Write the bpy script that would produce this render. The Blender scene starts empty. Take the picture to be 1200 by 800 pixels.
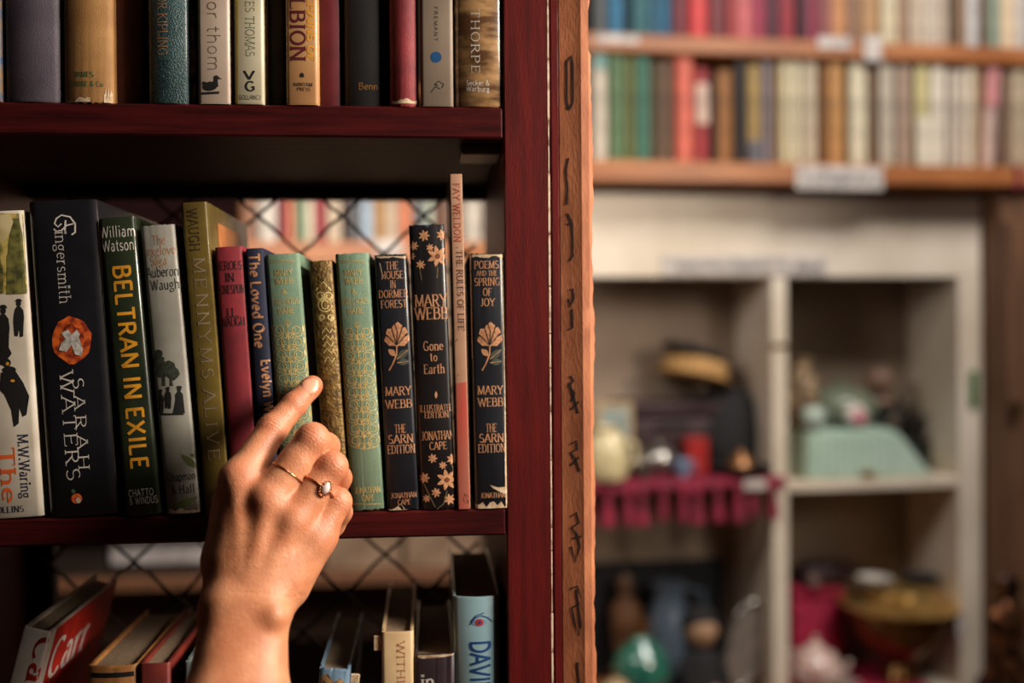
import bpy, bmesh, math, random
import numpy as np
from mathutils import Vector, Matrix
random.seed(7)
S = bpy.context.scene
COL = S.collection
# ------------------------------------------------------------------ camera
F = 35.0/36.0*1200
YAW = math.atan(0.082); PIT = math.radians(0.5); ROL = math.radians(0.43)
CAM = Vector((0, -0.72, 0))
fw = Vector((math.sin(YAW)*math.cos(PIT), math.cos(YAW)*math.cos(PIT), -math.sin(PIT)))
r0 = Vector((math.cos(YAW), -math.sin(YAW), 0)); u0 = r0.cross(fw)
up = u0*math.cos(ROL)+r0*math.sin(ROL); rt = r0*math.cos(ROL)-u0*math.sin(ROL)
cd = bpy.data.cameras.new('camera'); cam = bpy.data.objects.new('camera', cd); COL.objects.link(cam)
cam.matrix_world = Matrix(((rt.x, up.x, -fw.x, CAM.x), (rt.y, up.y, -fw.y, CAM.y), (rt.z, up.z, -fw.z, CAM.z), (0, 0, 0, 1)))
cd.lens = 35; cd.sensor_width = 36; cd.clip_start = 0.01
cd.dof.use_dof = True; cd.dof.focus_distance = 0.69; cd.dof.aperture_fstop = 2.0
S.camera = cam
# ------------------------------------------------------------------ light
W = bpy.data.worlds.new('world'); S.world = W; W.use_nodes = True
W.node_tree.nodes['Background'].inputs[0].default_value = (0.50, 0.40, 0.36, 1)
W.node_tree.nodes['Background'].inputs[1].default_value = 0.02
def area(name, loc, to, sx, sy, power, col, spread=180):
    l = bpy.data.lights.new(name, 'AREA'); l.shape = 'RECTANGLE'; l.size = sx; l.size_y = sy; l.energy = power; l.color = col; l.spread = math.radians(spread)
    o = bpy.data.objects.new(name, l); COL.objects.link(o); o.location = loc
    o.rotation_euler = (Vector(to)-Vector(loc)).to_track_quat('-Z', 'Y').to_euler(); return o
area('window_light', (1.06, -0.44, 0.42), (-0.05, 0, -0.08), 0.36, 0.46, 14.2, (1.0, 0.87, 0.73), 110)
area('far_fill_light', (0.95, 0.02, 1.24), (0.65, 1.0, 0.0), 0.8, 0.5, 27, (1.0, 0.95, 0.90))  # unseen overhead area light added to light the far shelves
area('mesh_fill_light', (-0.22, 0.45, 0.30), (-0.22, 1.0, 0.06), 0.5, 0.2, 4.5, (1.0, 0.93, 0.86))  # added area light, hidden above view, brightening the shelving behind the mesh
S.view_settings.view_transform = 'Standard'; S.view_settings.look = 'None'
S.view_settings.gamma = 1; S.view_settings.use_curve_mapping = False
S.view_settings.exposure = -0.05
# ------------------------------------------------------------------ helpers
def ray(px, py): return (fw*F + rt*(px-600) - up*(py-400)).normalized()
def P(px, py, Y=0.0):
    d = ray(px, py); t = (Y-CAM.y)/d.y; return CAM+d*t
def lin(c): return tuple(((x/255)/12.92 if x/255 <= .04045 else ((x/255+.055)/1.055)**2.4) for x in c)
MC = {}
def mat(name, c, rough=.6, c2=None, scale=60, bump=0.0, bscale=400, metal=0, coat=0, stretch=(1, 1, 1), spec=.5, lo=.35, hi=.65, detail=4):
    if name in MC: return MC[name]
    m = bpy.data.materials.new(name); m.use_nodes = True; MC[name] = m
    nt = m.node_tree; b = nt.nodes['Principled BSDF']
    a = lin(c); b.inputs['Base Color'].default_value = (*a, 1)
    b.inputs['Roughness'].default_value = rough; b.inputs['Metallic'].default_value = metal
    b.inputs['Coat Weight'].default_value = coat; b.inputs['Coat Roughness'].default_value = .18
    b.inputs['Specular IOR Level'].default_value = spec
    tc = nt.nodes.new('ShaderNodeTexCoord'); mp = nt.nodes.new('ShaderNodeMapping'); mp.inputs['Scale'].default_value = stretch
    nt.links.new(tc.outputs['Object'], mp.inputs[0])
    if c2 is None: c2 = tuple(x*.82 for x in c)
    n = nt.nodes.new('ShaderNodeTexNoise'); n.inputs['Scale'].default_value = scale; n.inputs['Detail'].default_value = detail
    nt.links.new(mp.outputs[0], n.inputs['Vector'])
    r = nt.nodes.new('ShaderNodeValToRGB'); r.color_ramp.elements[0].position = lo; r.color_ramp.elements[1].position = hi
    r.color_ramp.elements[0].color = (*lin(c2), 1); r.color_ramp.elements[1].color = (*a, 1)
    nt.links.new(n.outputs[0], r.inputs[0]); nt.links.new(r.outputs[0], b.inputs['Base Color'])
    if bump:
        n2 = nt.nodes.new('ShaderNodeTexNoise'); n2.inputs['Scale'].default_value = bscale; n2.inputs['Detail'].default_value = 3
        nt.links.new(mp.outputs[0], n2.inputs['Vector'])
        bp = nt.nodes.new('ShaderNodeBump'); bp.inputs['Strength'].default_value = bump; bp.inputs['Distance'].default_value = .001
        nt.links.new(n2.outputs[0], bp.inputs['Height']); nt.links.new(bp.outputs[0], b.inputs['Normal'])
    return m
def meta(o, label=None, cat=None, group=None, kind=None):
    if label: o['label'] = label
    if cat: o['category'] = cat
    if group: o['group'] = group
    if kind: o['kind'] = kind
    return o
def empty(name, loc=(0, 0, 0), rz=0, label=None, cat=None, group=None):
    o = bpy.data.objects.new(name, None); COL.objects.link(o); o.location = loc; o.rotation_euler = (0, 0, rz); o.empty_display_size = .01
    return meta(o, label, cat, group)
def link(name, me, m=None, parent=None, smooth=None):
    if m is not None and not me.materials: me.materials.append(m)
    if smooth is not None:
        me.polygons.foreach_set('use_smooth', [True]*len(me.polygons))
        try: me.set_sharp_from_angle(angle=math.radians(smooth))
        except Exception: pass
    o = bpy.data.objects.new(name, me); COL.objects.link(o)
    if parent: o.parent = parent
    return o
def frombm(name, bm, m, parent=None, smooth=None, rec=True):
    if rec: bmesh.ops.recalc_face_normals(bm, faces=bm.faces)
    me = bpy.data.meshes.new(name); bm.to_mesh(me); bm.free(); return link(name, me, m, parent, smooth)
def bbox(bm, x0, x1, y0, y1, z0, z1, bev=0, M=None, seg=1):
    r = bmesh.ops.create_cube(bm, size=1); vs = r['verts']
    for v in vs: v.co = Vector((x0+(v.co.x+.5)*(x1-x0), y0+(v.co.y+.5)*(y1-y0), z0+(v.co.z+.5)*(z1-z0)))
    if bev:
        es = list({e for v in vs for e in v.link_edges})
        q = bmesh.ops.bevel(bm, geom=es, offset=bev, segments=seg, affect='EDGES', profile=.5); vs = list({v for f in q['faces'] for v in f.verts} | {v for v in vs if v.is_valid})
    if M is not None:
        for v in vs: v.co = M @ v.co
    return vs
def box(name, x0, x1, y0, y1, z0, z1, m, parent=None, bev=0.001, M=None, seg=1):
    bm = bmesh.new(); bbox(bm, x0, x1, y0, y1, z0, z1, bev, M, seg); return frombm(name, bm, m, parent, 35)
def lathe(name, prof, m, parent=None, loc=(0, 0, 0), n=28, sx=1, sy=1, M=None, wob=None):
    bm = bmesh.new(); rings = []
    for (r, z) in prof:
        ring = []
        for k in range(n):
            a = 2*math.pi*k/n; rr = r*(wob(a, z) if wob else 1); v = Vector((rr*math.cos(a)*sx, rr*math.sin(a)*sy, z))
            if M is not None: v = M @ v
            ring.append(bm.verts.new(v+Vector(loc)))
        rings.append(ring)
    for i in range(len(rings)-1):
        for k in range(n): bm.faces.new((rings[i][k], rings[i][(k+1) % n], rings[i+1][(k+1) % n], rings[i+1][k]))
    bm.faces.new(rings[0][::-1]); bm.faces.new(rings[-1])
    return frombm(name, bm, m, parent, 50)
def tube(name, pts, r, m, parent=None, n=8, bm=None, closed=False):
    own = bm is None
    if own: bm = bmesh.new()
    pts = [Vector(p) for p in pts]; N = len(pts); rings = []
    ref = None
    for i, p in enumerate(pts):
        if closed: t = (pts[(i+1) % N]-pts[i-1]).normalized()
        else: t = (pts[min(i+1, N-1)]-pts[max(i-1, 0)]).normalized()
        if ref is None: ref = t.orthogonal().normalized()
        ref = (ref-t*ref.dot(t)).normalized(); b = t.cross(ref)
        rr = r[i] if isinstance(r, (list, tuple)) else r
        rings.append([bm.verts.new(p+(ref*math.cos(2*math.pi*k/n)+b*math.sin(2*math.pi*k/n))*rr) for k in range(n)])
    for i in range(N if closed else N-1):
        A = rings[i]; B = rings[(i+1) % N]
        for k in range(n): bm.faces.new((A[k], A[(k+1) % n], B[(k+1) % n], B[k]))
    if not closed: bm.faces.new(rings[0][::-1]); bm.faces.new(rings[-1])
    if own: return frombm(name, bm, m, parent, 60)
# ------------------------------------------------------------------ stroke lettering (pen-drawn alphabet, height 7, x-height 4.6)
def A_(cx, cy, rx, ry, a0, a1, n=12):
    return [(cx+rx*math.cos(math.radians(a0+(a1-a0)*i/n)), cy+ry*math.sin(math.radians(a0+(a1-a0)*i/n))) for i in range(n+1)]
G = {
 'A': (6, [[(0, 0), (3, 7)], [(3, 7), (6, 0)], [(1.2, 2.4), (4.8, 2.4)]]),
 'B': (5.6, [[(.8, 0), (.8, 7)], [(.8, 6.8), (2.6, 6.8)]+A_(2.8, 5.3, 1.7, 1.5, 90, -90)+[(.8, 3.8)], [(.8, 3.8), (3, 3.8)]+A_(3.1, 2, 2, 1.8, 90, -90)+[(.8, .2)]]),
 'C': (6, [A_(3.4, 3.5, 2.8, 3.4, 45, 315)]),
 'D': (6.2, [[(.8, 0), (.8, 7)], [(.8, 6.8), (2.4, 6.8)]+A_(2.4, 3.5, 3.2, 3.3, 90, -90, 16)+[(.8, .2)]]),
 'E': (5, [[(.8, 0), (.8, 7)], [(.8, 6.8), (4.6, 6.8)], [(.8, 3.6), (3.8, 3.6)], [(.8, .2), (4.8, .2)]]),
 'F': (4.8, [[(.8, 0), (.8, 7)], [(.8, 6.8), (4.6, 6.8)], [(.8, 3.6), (3.8, 3.6)]]),
 'G': (6.4, [A_(3.4, 3.5, 2.8, 3.4, 45, 320), [(5.6, 3), (5.6, .8)], [(4.2, 3), (6.2, 3)]]),
 'H': (6.2, [[(.8, 0), (.8, 7)], [(5.4, 0), (5.4, 7)], [(.8, 3.6), (5.4, 3.6)]]),
 'I': (2.4, [[(1.2, 0), (1.2, 7)]]),
 'J': (3.6, [[(2.6, 7), (2.6, 1.5)]+A_(1.4, 1.3, 1.2, 1.3, 0, -150, 6)]),
 'K': (6, [[(.8, 0), (.8, 7)], [(5.2, 7), (.9, 3)], [(2.2, 4.1), (5.6, 0)]]),
 'L': (4.8, [[(.8, 0), (.8, 7)], [(.8, .2), (4.6, .2)]]),
 'M': (7.6, [[(.8, 0), (1, 7)], [(1, 7), (3.8, .4)], [(3.8, .4), (6.6, 7)], [(6.6, 7), (6.8, 0)]]),
 'N': (6.4, [[(.8, 0), (.8, 7)], [(.8, 7), (5.6, 0)], [(5.6, 0), (5.6, 7)]]),
 'O': (6.6, [A_(3.3, 3.5, 2.8, 3.4, 90, 450, 20)]),
 'P': (5.2, [[(.8, 0), (.8, 7)], [(.8, 6.8), (2.8, 6.8)]+A_(2.8, 5.1, 1.9, 1.7, 90, -90)+[(.8, 3.4)]]),
 'Q': (6.6, [A_(3.3, 3.5, 2.8, 3.4, 90, 450, 20), [(3.6, 1.5), (6.2, -1)]]),
 'R': (5.8, [[(.8, 0), (.8, 7)], [(.8, 6.8), (2.8, 6.8)]+A_(2.8, 5.2, 1.9, 1.6, 90, -90)+[(.8, 3.6)], [(2.6, 3.6), (5.4, 0)]]),
 'S': (5, [A_(2.5, 5.1, 1.8, 1.8, 40, 250, 10)+A_(2.5, 1.9, 2, 1.8, 70, -145, 10)]),
 'T': (5.8, [[(2.9, 0), (2.9, 7)], [(.3, 6.8), (5.5, 6.8)]]),
 'U': (6.2, [[(.8, 7), (.8, 2.3)]+A_(3.1, 2.3, 2.3, 2.2, 180, 360)+[(5.4, 7)]]),
 'V': (6, [[(.2, 7), (3, 0)], [(3, 0), (5.8, 7)]]),
 'W': (8.6, [[(.2, 7), (2.4, 0)], [(2.4, 0), (4.3, 6.6)], [(4.3, 6.6), (6.3, 0)], [(6.3, 0), (8.4, 7)]]),
 'X': (6, [[(.4, 7), (5.6, 0)], [(5.4, 7), (.4, 0)]]),
 'Y': (6, [[(.2, 7), (3, 3.4), (3, 0)], [(5.8, 7), (3, 3.4)]]),
 'Z': (5.4, [[(.5, 6.8), (4.9, 6.8), (.4, .2), (5, .2)]]),
 '&': (6.4, [[(5.8, .2), (1.6, 5)]+A_(2.6, 5.8, 1.1, 1.1, 200, -20, 8)+[(1.2, 2.8)]+A_(2.4, 1.6, 1.7, 1.5, 160, 330, 8)+[(5.6, 3.4)]]),
 '.': (1.8, [[(.9, 0), (.9, .9)]]), ',': (1.8, [[(1, .8), (.5, -1)]]), '-': (3, [[(.4, 2.6), (2.6, 2.6)]]), "'": (1.6, [[(.9, 7), (.7, 5.4)]]),
 'a': (4.6, [A_(1.9, 1.4, 1.4, 1.3, 80, 400, 12), [(3.5, 0), (3.5, 3.2)]+A_(2.2, 3.2, 1.3, 1.3, 0, 150, 7)]),
 'b': (4.8, [[(.8, 7), (.8, 0)], A_(2.5, 2.3, 1.8, 2.2, 160, -160, 14)]),
 'c': (4.2, [A_(2.4, 2.3, 1.9, 2.2, 45, 315)]),
 'd': (4.8, [[(4, 7), (4, 0)], A_(2.3, 2.3, 1.8, 2.2, 20, 340, 14)]),
 'e': (4.4, [[(.5, 2.6), (4.0, 2.6)]+A_(2.3, 2.4, 1.8, 2.1, 0, 315, 14)]),
 'f': (3.2, [[(1.4, 0), (1.4, 5.6)]+A_(2.4, 5.7, 1, 1.2, 180, 50, 6), [(.2, 4.4), (2.8, 4.4)]]),
 'g': (4.6, [A_(2.1, 3, 1.5, 1.5, 90, 450, 14), [(3.1, 4.1), (4.3, 4.6)], A_(2.2, -.7, 1.9, 1.1, 130, 480, 14)]),
 'h': (5, [[(.8, 0), (.8, 7)], [(.8, 3)]+A_(2.5, 3, 1.6, 1.5, 170, 0, 8)+[(4.1, 0)]]),
 'i': (2.2, [[(1.1, 0), (1.1, 4.5)], [(1.1, 6), (1.1, 6.8)]]),
 'k': (4.8, [[(.8, 0), (.8, 7)], [(4, 4.5), (1, 2)], [(2, 2.8), (4.4, 0)]]),
 'l': (2.2, [[(1.1, 0), (1.1, 7)]]),
 'm': (7.4, [[(.8, 0), (.8, 4.5)], [(.8, 3)]+A_(2.3, 3, 1.4, 1.5, 170, 0, 8)+[(3.7, 0)], [(3.7, 3)]+A_(5.2, 3, 1.4, 1.5, 170, 0, 8)+[(6.6, 0)]]),
 'n': (5, [[(.8, 0), (.8, 4.5)], [(.8, 3)]+A_(2.5, 3, 1.6, 1.5, 170, 0, 8)+[(4.1, 0)]]),
 'o': (4.6, [A_(2.3, 2.3, 1.8, 2.2, 90, 450, 16)]),
 'p': (4.8, [[(.8, 4.5), (.8, -2)], A_(2.5, 2.3, 1.8, 2.2, 160, -160, 14)]),
 'r': (3.4, [[(.8, 0), (.8, 4.5)], [(.8, 2.8)]+A_(2.4, 3, 1.3, 1.5, 170, 60, 6)]),
 's': (3.8, [A_(1.9, 3.4, 1.3, 1.1, 40, 250, 8)+A_(1.9, 1.2, 1.5, 1.1, 70, -150, 8)]),
 't': (3.2, [[(1.4, 6.2), (1.4, 1)]+A_(2.3, 1, .9, .9, 180, 300, 5), [(.2, 4.4), (2.8, 4.4)]]),
 'u': (5, [[(.8, 4.5), (.8, 1.5)]+A_(2.4, 1.6, 1.6, 1.5, 180, 350, 8), [(4, 4.5), (4, 0)]]),
 'v': (4.8, [[(.3, 4.5), (2.4, 0)], [(2.4, 0), (4.5, 4.5)]]),
 'w': (6.8, [[(.2, 4.5), (1.9, 0)], [(1.9, 0), (3.4, 4.3)], [(3.4, 4.3), (5, 0)], [(5, 0), (6.6, 4.5)]]),
 'x': (4.6, [[(.4, 4.5), (4.2, 0)], [(4.1, 4.5), (.4, 0)]]),
 'y': (4.8, [[(.3, 4.5), (2.5, .2)], [(4.5, 4.5), (1.6, -2)]]),
}
STY = {'serif': (1.2, .4, 0, .85), 'light': (.62, .34, 0, .75), 'sans': (.8, .75, 0, 0), 'heavy': (1.35, 1.1, 0, 0), 'black': (1.9, .35, 40, .5), 'hair': (.4, .4, 0, 0), 'bserif': (1.35, .6, 0, .9), 'script': (.85, .3, 30, 0)}
def ribbon(pts, thick, thin, nib):
    """quads of one pen stroke in 2D"""
    L = []; R = []; n = len(pts)
    for i, p in enumerate(pts):
        a = pts[max(i-1, 0)]; b = pts[min(i+1, n-1)]
        dx, dy = b[0]-a[0], b[1]-a[1]; l = math.hypot(dx, dy) or 1; dx /= l; dy /= l
        an = math.radians(nib); c = abs(dx*math.sin(-an)+dy*math.cos(an))
        w = (thin+(thick-thin)*c)/2
        L.append((p[0]-dy*w, p[1]+dx*w)); R.append((p[0]+dy*w, p[1]-dx*w))
    return [[L[i], R[i], R[i+1], L[i+1]] for i in range(n-1)]
def text2d(s, style='serif', track=.7):
    thick, thin, nib, ser = STY[style]; polys = []; x = 0; k = 0
    for ch in s:
        if ch == ' ': x += 3; continue
        w, st = G[ch]
        for pts in st:
            k += 1; pts = [(x+a, b) for a, b in pts]
            if len(pts) == 2:
                q = [((pts[0][0]*(4-i)+pts[1][0]*i)/4, (pts[0][1]*(4-i)+pts[1][1]*i)/4) for i in range(5)]
            else: q = pts
            polys += [(p, k) for p in ribbon(q, thick, thin, nib)]
            if ser:
                for e, f in ((0, 1), (-1, -2)):
                    ex, ey = pts[e]; dx, dy = ex-pts[f][0], ey-pts[f][1]
                    if abs(dy) > abs(dx)*.9 and (abs(ey) < .05 or ey > 4.3 or ey < -1.5) and abs(dy) > .5:
                        sy = ey+.16 if ey < 1 else ey-.16; k += 1
                        polys.append(([(ex-ser-.2, sy-.2), (ex+ser+.2, sy-.2), (ex+ser+.2, sy+.2), (ex-ser-.2, sy+.2)], k))
                    elif abs(dx) > abs(dy) and len(pts) == 2 and ch in 'EFTLZ' and (e == -1 or ch == 'T'):
                        k += 1; yy = ey; d = -1.1 if ey > 5 else (1.1 if ey < 1 else .6)
                        polys.append(([(ex-.17, yy), (ex+.17, yy), (ex+.17, yy+d), (ex-.17, yy+d)], k))
        x += w+track
    return polys, x-track
class Face:
    """print laid on a book spine; u,v in metres, curve y=prof(u)"""
    def __init__(s, root, w, h, prof): s.root, s.w, s.h, s.prof = root, w, h, prof
    def uv(s, px, py):
        sp = P(px, py, s.root.location.y + s.prof(s.w/2))
        l = s.root.matrix_basis.inverted() @ sp; return l.x, l.z
    def put(s, polys, m, name, cuts=False, off=.00012):
        bm = bmesh.new()
        for p, k in polys:
            o = off+(k % 5)*.000025
            vs = [bm.verts.new((a, -o, b)) for a, b in p]
            try: bm.faces.new(vs)
            except Exception: pass
        if cuts:
            bmesh.ops.triangulate(bm, faces=bm.faces)
            for i in range(1, 12):
                bmesh.ops.bisect_plane(bm, geom=bm.verts[:]+bm.edges[:]+bm.faces[:], plane_co=(s.w*i/12, 0, 0), plane_no=(1, 0, 0))
        for v in bm.verts:
            v.co.x = min(max(v.co.x, .0002), s.w-.0002); v.co.z = min(max(v.co.z, .0002), s.h-.0002)
            v.co.y += s.prof(v.co.x)
        for f in bm.faces:
            f.normal_update()
            if f.normal.y > 0: f.normal_flip()
        return frombm(name, bm, m, s.root, rec=False)
    def tx(s, t, cx, cy, length, cap, m, d='across', style='serif', name='lettering', track=.7, rot=0):
        polys, L = text2d(t, style, track); u, v = s.uv(cx, cy); k = .000617
        if d == 'across': length *= .93
        sx = length*k/L; sy = cap*k/7; out = []
        for p, kk in polys:
            q = []
            for a, b in p:
                a = (a-L/2)*sx; b = (b-3.5)*sy
                if d == 'down': a, b = b, -a
                if rot: a, b = a*math.cos(rot)-b*math.sin(rot), a*math.sin(rot)+b*math.cos(rot)
                q.append((u+a, v+b))
            out.append((q, kk))
        return s.put(out, m, name)
    def shp(s, polys, m, name='emblem', off=.00012, px=True, cuts=True):
        out = []
        for i, p in enumerate(polys):
            out.append(([s.uv(*q) if px else q for q in p], i))
        return s.put(out, m, name, cuts, off)
    def lines(s, lst, m, wpx=1.0, name='ornament', off=.00012):
        out = []
        for i, pts in enumerate(lst):
            q = [s.uv(*a) for a in pts]; out += [(p, i) for p in ribbon(q, wpx*.000617, wpx*.00045, 0)]
        return s.put(out, m, name, off=off)
# ------------------------------------------------------------------ books
PAGE = mat('page_paper', (196, 178, 150), .9, (150, 130, 104), 900, .5, 900, stretch=(6, .15, 1))
PAGED = mat('page_paper_old', (150, 128, 104), .9, (105, 86, 68), 900, .5, 900, stretch=(6, .15, 1))
def make_book(label, TL, TR, BL, BR, zs, m, Y=-.001, depth=.145, hard=True, bulge=.0015, page=None, group=None, name='book', wear=0, a=None, h=None, plain=False):
    pTL, pTR, pBL, pBR = P(*TL, Y), P(*TR, Y), P(*BL, Y), P(*BR, Y)
    if a is None: a = math.atan2((pTL.x+pTR.x-pBL.x-pBR.x)/2, (pTL.z+pTR.z-pBL.z-pBR.z)/2)
    w = min(pTR.x-pTL.x, pBR.x-pBL.x)*math.cos(a)-.0004
    x0 = pBL.x; z0 = zs+(w*math.sin(a) if a > 0 else 0)+.0002
    if h is None: h = ((pTL.z+pTR.z)/2-zs)/math.cos(a)
    root = empty(name, (x0, Y+bulge, z0), 0, label, 'book', group); root.rotation_euler = (0, a, 0)
    build_book(root, w, h, depth, m, hard, bulge, page or PAGE, wear, plain)
    def prof(u):
        t = 2*u/w-1; return -bulge*(1-t*t)+.0014*max(0, (abs(t)-.86)/.14)**2
    root.matrix_basis  # eval
    return Face(root, w, h, prof)
def build_book(root, w, h, depth, m, hard, bulge, page, wear=0, plain=False, seed=0):
    rnd = random.Random(int(w*1e6)+int(h*1e5))
    th = .0022 if hard else .0006
    def prof(u):
        t = 2*u/w-1; return -bulge*(1-t*t)+.0014*max(0, (abs(t)-.86)/.14)**2
    n = 6 if plain else 18
    us = [w*i/n for i in range(n+1)]
    groove = hard and not plain
    out = [(0, depth)]+([(0, .0095), (.0009, .0075), (.0009, .006), (0, .004)] if groove else [])
    out += [(u, prof(u)) for u in us]
    out += ([(w, .004), (w-.0009, .006), (w-.0009, .0075), (w, .0095)] if groove else [])+[(w, depth)]
    inn = []
    for (x, y) in out:
        ix = min(max(x, th), w-th); iy = y if y > .0025 else max(y, prof(min(max(x, 0), w)))+th
        inn.append((ix, iy))
    bm = bmesh.new(); zz = [0, .0012, h*.33, h*.66, h-.0012, h] if not plain else [0, h]
    O = []; I = []
    for zi, z in enumerate(zz):
        e = (zi in (0, len(zz)-1)) and not plain
        row = []
        for (x, y) in out:
            j = 0
            if e and wear and 0 < x < w and y < .003: j = rnd.uniform(-1, 1)*wear
            yy = y+(.0009 if (e and y < .003) else 0)
            row.append(bm.verts.new((x, yy, z+j)))
        O.append(row)
        I.append([bm.verts.new((x, y, z)) for (x, y) in inn])
    K = len(out)
    for i in range(len(zz)-1):
        for k in range(K-1):
            bm.faces.new((O[i][k], O[i][k+1], O[i+1][k+1], O[i+1][k])); bm.faces.new((I[i][k+1], I[i][k], I[i+1][k], I[i+1][k+1]))
        for k in (0, K-1): bm.faces.new((O[i][k], O[i+1][k], I[i+1][k], I[i][k]))
    for i in (0, len(zz)-1):
        for k in range(K-1): bm.faces.new((O[i][k], O[i][k+1], I[i][k+1], I[i][k]))
    frombm('cover', bm, m, root, 42)
    zi = .0032 if hard else .0002; di = .004 if hard else .0002
    bm = bmesh.new(); bbox(bm, th+.0001, w-th-.0001, th+.0006-bulge*.3, depth-di, zi, h-zi, 0)
    frombm('page_block', bm, page, root)
    if hard and not plain:
        r = .0011; pts = [(th+.0005+(w-2*th-.001)*i/6, prof(w*(.1+.8*i/6))+th+.0012, h-zi+.0004) for i in range(7)]
        tube('headband', pts, r, mat('headband', (170, 150, 120), .9), root, 6)
# ------------------------------------------------------------------ room shell
FL = -1.30
def structure(name, x0, x1, y0, y1, z0, z1, m): o = box(name, x0, x1, y0, y1, z0, z1, m, None, 0); o['kind'] = 'structure'; return o
structure('floor', -2.2, 3.2, -2.6, 2.3, FL-.05, FL, mat('floor_boards', (96, 66, 44), .5, (60, 38, 25), 6, .2, 60, stretch=(1, 8, 1)))
structure('wall_back', -2.2, 3.2, 2.3, 2.38, FL, 1.4, mat('wall_plaster', (120, 98, 80), .9, (100, 80, 64), 4))
structure('wall_left', -2.28, -2.2, -2.6, 2.38, FL, 1.4, mat('wall_plaster_dark', (70, 58, 50), .9))
structure('ceiling', -2.2, 3.2, -2.6, 2.3, 1.4, 1.45, mat('ceiling_paint', (110, 98, 88), .9))
# ------------------------------------------------------------------ near bookcase
WOOD = mat('mahogany', (96, 22, 20), .42, (72, 17, 16), 22, .25, 180, stretch=(8, 8, .6), spec=.3, detail=8)
WOODH = mat('mahogany_shelf', (74, 20, 20), .5, (46, 12, 13), 22, .25, 180, stretch=(.6, 8, 8), spec=.12, detail=8)
DARK = mat('dark_stained_wood', (52, 20, 18), .55, (26, 10, 10), 25, .2, 200, stretch=(.5, 6, 6))
WORN = mat('worn_bare_edge', (226, 196, 172), .5, (130, 50, 36), 120, lo=.3, hi=.5)
ZT = P(300, 122.5).z; ZTB = P(300, 160).z; ZM = P(300, 602).z; ZMB = P(300, 634).z
XR = P(592, 400).x; XR2 = P(645.5, 400).x; XS1 = P(657.5, 400).x; XC1 = P(680, 400).x; XC2 = P(697, 400).x
XL = P(0, 400).x-.075; DEP = .235
case = empty('bookcase', (XL, 0, FL), 0, 'dark red mahogany bookcase with open wire mesh back, filling the left side', 'bookcase')
def cpart(name, x0, x1, y0, y1, z0, z1, m=WOOD, bev=.0012):
    return box(name, x0-XL, x1-XL, y0, y1, z0-FL, z1-FL, m, case, bev)
ZTOP = .52; ZBOT = -.43
cpart('side_panel', XR, XR2, 0, DEP+.02, FL, ZTOP)
cpart('side_panel', XL-.035, XL, 0, DEP+.02, FL, ZTOP)
cpart('side_batten', XR2+.0012, XS1+.0006, .004, DEP+.01, FL, ZTOP)
cpart('shelf', XL, XR-.0003, .0, DEP, ZTB, ZT, WOODH, .0015)
cpart('shelf', XL, XR-.0003, .0, DEP, ZMB, ZM, WOODH, .0015)
cpart('shelf', XL, XR-.0003, .0, DEP, ZBOT-.02, ZBOT, WOODH)
cpart('shelf', XL, XR-.0003, .0, DEP, -.86, -.84, WOODH)
cpart('shelf', XL, XR-.0003, .0, DEP, ZTOP-.02, ZTOP, WOODH)
cpart('kick_board', XL, XR-.0003, .02, .04, FL, FL+.08, WOODH)
ZR = P(300, 237, DEP+.03).z
cpart('back_rail', XL, XR-.0003, DEP+.006, DEP+.022, ZR, ZT+.01, DARK)
cpart('back_rail', XL, XR-.0003, DEP+.006, DEP+.022, ZBOT-.04, ZBOT+.0, DARK)
cpart('back_stile', P(20, 700, DEP).x, P(60, 700, DEP).x, DEP+.006, DEP+.02, ZBOT, ZM-.03, DARK)
# worn bright line between panel and batten
bm = bmesh.new(); z = FL+.5
rn = random.Random(3)
while z < ZTOP-.01:
    dz = rn.uniform(.012, .05); wq = rn.uniform(.0007, .0015)
    bbox(bm, XR2-XL-.0006-wq/2, XR2-XL-.0006+wq/2, -.0003, .0012, z-FL, z-FL+dz-.001, .0002); z += dz
frombm('worn_edge', bm, WORN, case, 40)
# small metal shelf pin plate under the top shelf
c0 = P(556, 178, .02); box('shelf_bracket', XR-.03-XL, XR-.0005-XL, .02, .06, ZTB-.008-FL, ZTB-.0003-FL, mat('bracket_steel', (120, 100, 90), .4, metal=.8), case, .001)
# diamond wire mesh
WIRE = mat('mesh_wire', (20, 15, 15), .6)
nz = P(400, 253, DEP); n2 = P(302, 253, DEP); nlow = P(450, 650, DEP)
cw = nz.x-n2.x; ch = (nz.z-nlow.z)/4.5
bm = bmesh.new(); zt, zb = ZTB+.0, ZBOT
def clipw(pts):
    return [p for p in pts if XL+.002 < p.x < XR-.002 and zb < p.z < zt]
hw, hh = cw/2, ch/2
nx0 = int((XL-nz.x)/hw)-3; nx1 = int((XR-nz.x)/hw)+3
for i in range(nx0*1-60, nx1+60):
    for s in (1, -1):
        if i % 2: continue
        pts = []
        for j in range(-40, 80):
            x = nz.x+hw*(i+s*j/4); z_ = nz.z-hh*j/4
            r_ = (j % 4)/4; yy = DEP+.001+s*.0012*math.cos(math.pi*j/4)
            pts.append(Vector((x+s*.0008*math.sin(math.pi*j/2), yy, z_)))
        pts = clipw(pts)
        if len(pts) > 2: tube('w', [p-Vector((XL, 0, FL)) for p in pts], .0016, None, None, 5, bm)
o = frombm('wire_mesh', bm, WIRE, case, 60); o['kind'] = 'stuff'
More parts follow.
